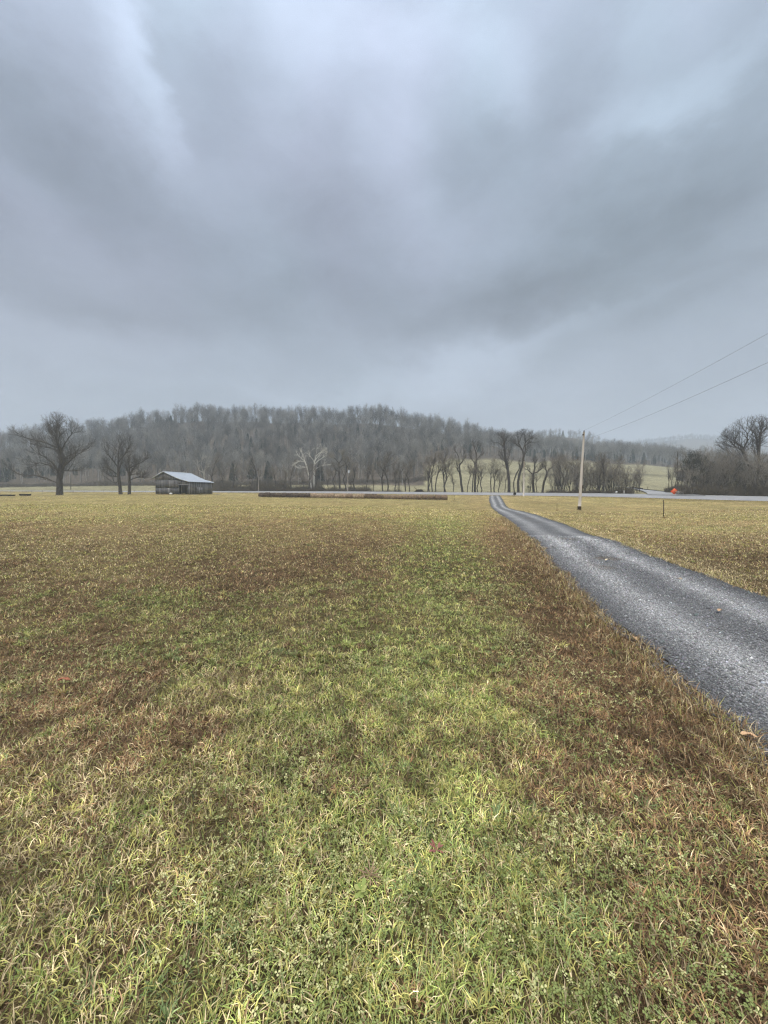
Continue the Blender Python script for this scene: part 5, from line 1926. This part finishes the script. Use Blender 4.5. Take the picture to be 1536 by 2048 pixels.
def build_grass():
    r = np.random.default_rng(42)
    Vs, Qs, Ts, Cs = [], [], [], []
    off = 0
    def push(g):
        nonlocal off
        V, q, t, C = g
        Vs.append(V); Qs.append(q + off); Ts.append(t + off); Cs.append(C); off += len(V)
    names = ['green', 'blue', 'yellow', 'straw', 'brown', 'rust']

    def species(X, Y, gw, bias=0.0):
        w = lawn_weights(X, Y)      # green yellow tan rust olive
        p = np.stack([w[:, 0] * .95 + w[:, 4] * .2, w[:, 0] * .22 + w[:, 4] * .08, w[:, 1] * 1.0 + w[:, 0] * .12, w[:, 2] * .8 + w[:, 1] * .2 + .02, w[:, 4] * .5 + w[:, 3] * .55, w[:, 3] * .75], 1)
        p[:, :2] *= gw; p[:, 4] *= 1.15
        p = p / p.sum(1, keepdims=True)
        c = p.cumsum(1); u = r.random((len(X), 1))
        return (u > c).sum(1).clip(0, 5)
    # 1. matted short thatch everywhere
    for (d0, d1, n, pw) in ((.75, 3.2, 175000, .3), (3.2, 45, 360000, 2.0)):
        X, Y = frustum_pts(r, n, d0, d1, pw)
        ok = ~in_drive(X, Y, .02); X, Y = X[ok], Y[ok]; n = len(X)
        kd = species(X, Y, .8)
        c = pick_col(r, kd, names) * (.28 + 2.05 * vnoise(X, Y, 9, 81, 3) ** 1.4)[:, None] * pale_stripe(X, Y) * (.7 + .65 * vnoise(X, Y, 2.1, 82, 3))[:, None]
        sc_ = np.maximum(1, Y / 4.5)
        ln = r.uniform(.03, .075, n) * (1 + .10 * (sc_ - 1)); wd = r.uniform(.0011, .0022, n) * sc_
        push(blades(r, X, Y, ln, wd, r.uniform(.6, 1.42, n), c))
    # 2. tufts: clumps radiating from a centre, one species each
    for (d0, d1, nc, pw, bl) in ((.8, 4, 1950, .6, 42), (4, 24, 8400, 1.9, 18)):
        X, Y = frustum_pts(r, nc, d0, d1, pw)
        ok = ~in_drive(X, Y, .02)
        X, Y = X[ok], Y[ok]
        w = lawn_weights(X, Y)
        keep = r.random(len(X)) < (.18 + w[:, 0] * 1.35 + w[:, 1] * .4)
        X, Y = X[keep], Y[keep]
        kd = species(X, Y, 1.5)
        kd = np.where(kd == 3, r.choice([0, 2, 4], len(kd)), kd)
        size = r.uniform(.55, 1.25, len(X))
        k = np.repeat(np.arange(len(X)), bl)
        n = len(k)
        az = r.uniform(0, 6.283, n); rad = np.abs(r.normal(0, .022, n)) * size[k]
        bx = X[k] + np.cos(az) * rad; by = Y[k] + np.sin(az) * rad
        ok = ~in_drive(bx, by, -.03); k, az, bx, by, rad = k[ok], az[ok], bx[ok], by[ok], rad[ok]; n = len(k)
        sc_ = np.maximum(1, by / 5)
        kk = kd[k].copy(); sw = r.random(n) < .08; kk[sw] = r.choice([2, 3, 3, 4], sw.sum())
        c = pick_col(r, kk, names) * (.62 + .75 * r.random(len(X)))[k][:, None] * pale_stripe(bx, by)
        ln = r.uniform(.03, .085, n) * size[k] * (.78 + .22 * sst(1.2, 3, by)); wd = r.uniform(.0013, .0027, n) * sc_
        push(blades(r, bx, by, ln, wd, np.clip(r.normal(.92, .28, n) + rad * 6, .2, 1.42), c, az + r.normal(0, .5, n)))
    # 3. long dry blades lying over the drive's edge and along it
    n = 26000
    Y = 1.0 + 30 * r.random(n) ** 2.2
    side = r.random(n) < .72
    d = np.abs(r.normal(0, .22, n))
    X = np.where(side, drive_l(Y) - d + .04 + (vnoise(drive_l(Y), Y, 2.5, 12, 3) - .5) * .3, drive_l(Y) + drive_w(Y) + d - .03)
    kd = r.choice([2, 3, 4, 5], n, p=[.12, .28, .32, .28]); kd = np.where(~side, r.choice([2, 3, 5], n, p=[.35, .5, .15]), kd)
    c = pick_col(r, kd, names)
    sc_ = np.maximum(1, Y / 4.5)
    push(blades(r, X, Y, r.uniform(.05, .15, n), r.uniform(.0011, .0022, n) * sc_, r.uniform(.4, 1.3, n), c))
    # 4. far tufts to the road so the field keeps a nap
    n = 72000
    X, Y = frustum_pts(r, n, 24, 95, 1.6)
    px = 768 + 768 * X / Y
    ok = ~in_drive(X, Y, 0) & (Y < T(px, DR) - 1); X, Y = X[ok], Y[ok]; n = len(X)
    kd = species(X, Y, .8); c = pick_col(r, kd, names)
    push(blades(r, X, Y, r.uniform(.06, .13, n), r.uniform(.006, .012, n) * Y / 40, r.uniform(.5, 1.2, n), c))
    # 5. uncut dry grass where the mower does not reach: bales, barn, poles, troughs, roadside
    X, Y, H_ = [], [], []
    def ring(x0, y0, x1, y1, n, w, h):
        t = r.random(n); X.append(x0 + (x1 - x0) * t + r.normal(0, w, n)); Y.append(y0 + (y1 - y0) * t + r.normal(0, w, n)); H_.append(np.full(n, h))
    a = at(518, 995, 97); b = at(895, 1001, 90)
    ring(a.x, a.y - .75, b.x, b.y - .75, 9000, .14, .24)
    ring(BC.x - 9.9, BC.y - 1.0, BC.x, BC.y - .3, 2500, .2, .22); ring(BC.x + .3, BC.y, BC.x + 1.6, BC.y + 11, 2500, .2, .22)
    for p_, w in ((pbase, .22), (at(1327, 1038, 33), .10), (at(119, 991, 105), .8), (at(241, 989, 107), .5), (at(258, 989, 106), .5), (at(909, 1003, 89), .2), (at(1114, 1019, 50), .12), (at(15, 995, 99), .9), (at(51, 995, 99), .8)):
        ring(p_.x - w, p_.y - .1, p_.x + w, p_.y - .1, 260, w * .5, .2)
    pxs = r.uniform(-50, 1600, 30000); dd = T(pxs, DR) - .8 - np.abs(r.normal(0, .6, 30000))
    X.append((pxs - 768) / 768 * dd); Y.append(dd); H_.append(np.full(30000, .16))
    X = np.concatenate(X); Y = np.concatenate(Y); H_ = np.concatenate(H_); ok = ~in_drive(X, Y, -.1); X, Y, H_ = X[ok], Y[ok], H_[ok]; n = len(X)
    kd = r.choice([2, 3, 4, 5], n, p=[.25, .45, .2, .1])
    push(blades(r, X, Y, H_ * r.uniform(.5, 1.2, n), r.uniform(.004, .009, n) * np.maximum(.5, Y / 60), r.uniform(.1, .9, n), pick_col(r, kd, names)))
    V = np.concatenate(Vs); Q = np.concatenate(Qs); T3 = np.concatenate(Ts); C = np.concatenate(Cs)
    flat = np.concatenate([Q.ravel(), T3.ravel()]); sizes = np.concatenate([np.full(len(Q), 4), np.full(len(T3), 3)])
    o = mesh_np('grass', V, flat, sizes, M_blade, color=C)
    tag(o, 'short matted winter grass, green tufts among brown and straw blades', 'grass', kind='stuff')
    print('blades', len(Q))


build_grass()


def build_clover():
    r = np.random.default_rng(43)
    n = 105000
    X, Y = frustum_pts(r, n, .85, 6.5, 1.0)
    dens = sst(.50, .66, vnoise(X, Y, 1.4, 71, 4)) * (1 - .6 * lawn_weights(X, Y)[:, 3]) * (.25 + .9 * np.exp(-((X - .45 - .08 * Y) / (.75 + .1 * Y)) ** 2)) + .03
    dens *= 2.1
    dens += .45 * np.exp(-((X - 1.25) / .6) ** 2 - ((Y - 2.3) / .8) ** 2) * sst(.4, .6, vnoise(X, Y, 2.1, 72, 3))
    ok = (r.random(n) < dens) & ~in_drive(X, Y, -.05) & (X < drive_l(Y) - .25)
    X, Y = X[ok], Y[ok]; n = len(X)
    pale = r.random(n) < (.20 + .50 * sst(.42, .62, vnoise(X, Y, 2.3, 73, 3)))
    Z = height(X, Y) + r.uniform(.004, .036, n)
    tilt = r.normal(0, .45, (n, 2)); a0 = r.uniform(0, 6.28, n)
    size = r.uniform(.0024, .0066, n) * np.maximum(1, Y / 5)
    cg = np.array([.19, .235, .075]) + r.random((n, 1)) * np.array([.10, .11, .05]); cp = np.array([.38, .40, .17]) + r.random((n, 1)) * np.array([.32, .28, .18])
    c = np.where(pale[:, None], cp, cg)
    Vs = []
    for k in range(3):
        a = a0 + k * 2.094
        d = np.stack([np.cos(a), np.sin(a), tilt[:, 0] * np.cos(a) + tilt[:, 1] * np.sin(a)], -1)
        s = np.stack([-np.sin(a), np.cos(a), -tilt[:, 0] * np.sin(a) + tilt[:, 1] * np.cos(a)], -1)
        O = np.stack([X, Y, Z], -1); z = size[:, None]
        Vs += [O + d * z * .15, O + d * z * 1.0 + s * z * .62, O + d * z * 1.65 + s * z * .45, O + d * z * 1.65 - s * z * .45, O + d * z * 1.0 - s * z * .62]
    V = np.stack(Vs, 1).reshape(-1, 3)
    F = np.arange(n * 15).reshape(n * 3, 5)
    o = mesh_np('clover', V, F, np.full(n * 3, 5), M_clover, color=np.repeat(c, 15, 0))
    tag(o, 'patches of small green and pale faded clover leaves in the grass', 'clover', kind='stuff')
    print('clover', n)


build_clover()


def build_stones():
    r = np.random.default_rng(44)
    n = 150000
    Y = 1.2 + 13.5 * r.random(n) ** 1.35
    f = r.random(n) * 1.06 - .03
    ok = (drive_l(Y) + f * drive_w(Y)) < 1.12 * Y + .6
    Y, f = Y[ok], f[ok]; n = len(Y)
    X = drive_l(Y) + f * drive_w(Y) + (vnoise(drive_l(Y), Y, 2.5, 12, 3) - .5) * .3
    base = track_tint(np.clip(f, 0, 1), X, Y)
    s = np.exp(r.normal(math.log(.0058), .42, n)) * np.maximum(1, Y / 5.5)
    keep = r.random(n) < np.where(Y < 5.5, 1, 1)
    c = base * np.exp(r.normal(0, .31, n))[:, None] * (1 + r.normal(0, .04, (n, 3)))
    lite = r.random(n) < .02; c[lite] = c[lite] * 1.7 + .05
    Z = height(X, Y) + .02 + s * .15
    O = np.stack([X, Y, Z], -1)
    ax = r.normal(0, 1, (n, 3)); ax /= np.linalg.norm(ax, axis=1, keepdims=True)
    bx = np.cross(ax, r.normal(0, 1, (n, 3))); bx /= np.linalg.norm(bx, axis=1, keepdims=True)
    cx = np.cross(ax, bx)
    sz = s[:, None] * r.uniform(.6, 1.25, (n, 6))
    V = np.stack([O + ax * sz[:, 0:1], O - ax * sz[:, 1:2], O + bx * sz[:, 2:3], O - bx * sz[:, 3:4], O + cx * sz[:, 4:5] * .7, O - cx * sz[:, 5:6] * .7], 1).reshape(-1, 3)
    T_ = np.array([(0, 2, 4), (2, 1, 4), (1, 3, 4), (3, 0, 4), (2, 0, 5), (1, 2, 5), (3, 1, 5), (0, 3, 5)])
    F = (np.arange(n)[:, None, None] * 6 + T_[None]).reshape(-1, 3)
    o = mesh_np('gravel', V, F, np.full(len(F), 3), M_stone, color=np.repeat(np.clip(c, .02, .8), 6, 0))
    tag(o, 'loose grey gravel stones covering the driveway', 'gravel', kind='stuff')


build_stones()


def fallen_leaf(px, py, size, tone, label, rz=0.5, dz=.05):
    D = CAM_H * 768 / (py - 982)
    g = G(px, D)
    b = MB()
    n = 12; V = [(0, 0, .012)]
    for k in range(n):
        a = 2 * math.pi * k / n
        q = size * (.8 + .08 * math.cos(a * 5 + 1)) * (1 - .45 * abs(math.sin(a)))
        V.append((q * math.cos(a) * 1.25, q * math.sin(a) * .85, .006 + .35 * size * abs(math.sin(a)) + .1 * size * math.sin(a * 3)))
    b.add(V, [(0, k + 1, (k + 1) % n + 1) for k in range(n)], tone)
    b.tube([(size, 0, .01), (size * 1.7, size * .2, .02)], .0015, 4, tone)
    o = b.build('fallen_leaf', M_leaf, None, g + Vector((0, 0, dz)))
    o.rotation_euler = (0, 0, rz)
    tag(o, label, 'leaf', 'dry leaves fallen on the driveway and lawn')


fallen_leaf(1450, 1233, .055, (1.1, 1, 1), 'tan dry leaf lying on the gravel near the right edge of the picture')
fallen_leaf(1218, 1126, .075, (1.5, 1.7, 2.0), 'pale bleached leaf lying farther up the driveway')
fallen_leaf(1280, 1293, .05, (1.2, 1.1, 1), 'tan leaf at the left edge of the driveway, nearer than the pale bleached one', 1.2)
fallen_leaf(1522, 1505, .045, (1.4, 1.25, 1.2), 'light tan leaf at the gravel edge in the lower right corner', -.4)
fallen_leaf(1366, 1166, .05, (1.5, 1.6, 1.8), 'small whitish leaf on the right wheel track of the driveway', 2)
fallen_leaf(110, 1386, .05, (.75, .42, .4), 'reddish brown leaf in the grass near the left edge', .2, .06)


def rosette(px, py, r0, n, label, c1, c2, name='broadleaf_weed', length=.06, wid=.02):
    D = CAM_H * 768 / (py - 982); g = G(px, D)
    r = random.Random(px)
    root = empty(name, g)
    for k in range(n):
        a = k * 2.4 + r.uniform(-.2, .2); l = length * r.uniform(.6, 1.1); t = r.random()
        c = tuple(c1[i] * (1 - t) + c2[i] * t for i in range(3))
        d = Vector((math.cos(a), math.sin(a), 0)); s = Vector((-math.sin(a), math.cos(a), 0))
        el = r.uniform(.25, .9)
        pts = []
        for (f, w) in ((0, .15), (.35, .5), (.65, 1), (.88, .75), (1, .15)):
            h = .03 + math.sin(el) * l * f - .25 * l * f * f
            p = d * (l * f * math.cos(el)) + Vector((0, 0, h))
            pts += [p - s * wid * w * .5, p + s * wid * w * .5]
        b = MB(); b.add(pts, [(2 * i, 2 * i + 1, 2 * i + 3, 2 * i + 2) for i in range(4)], c)
        b.build('leaf', M_clover, root, smooth=True)
    tag(root, label, 'weed')


rosette(720, 1842, .05, 11, 'bright yellow green broad leaved weed in the foreground grass', (.20, .28, .07), (.44, .45, .17), length=.045, wid=.02)
rosette(878, 1750, .05, 9, 'small reddish weed low in the foreground grass', (.22, .07, .06), (.32, .14, .12), length=.05, wid=.010)
rosette(740, 1808, .05, 16, 'pinkish dead weed stalks just behind the bright yellow green weed', (.36, .25, .16), (.26, .17, .11), name='dead_weed', length=.06, wid=.005)

# ------------------------------------------------------------------ haze
def haze():
    m = bpy.data.materials.new('haze')
    m.use_nodes = True
    t = m.node_tree; t.nodes.clear()
    out = N(t, 'ShaderNodeOutputMaterial'); v = N(t, 'ShaderNodeVolumePrincipled')
    v.inputs['Color'].default_value = (.79, .895, 1.0, 1)
    v.inputs['Density'].default_value = HAZE
    v.inputs['Anisotropy'].default_value = 0.0
    t.links.new(v.outputs[0], out.inputs['Volume'])
    b = MB(); b.box((-2700, -80, -6), (3950, 1960, 275))
    o = b.build('haze', m)
    tag(o, 'thin pale winter haze over the whole valley', 'haze', kind='stuff')


HAZE = .00070
haze()
print('scene built', len(bpy.data.objects))
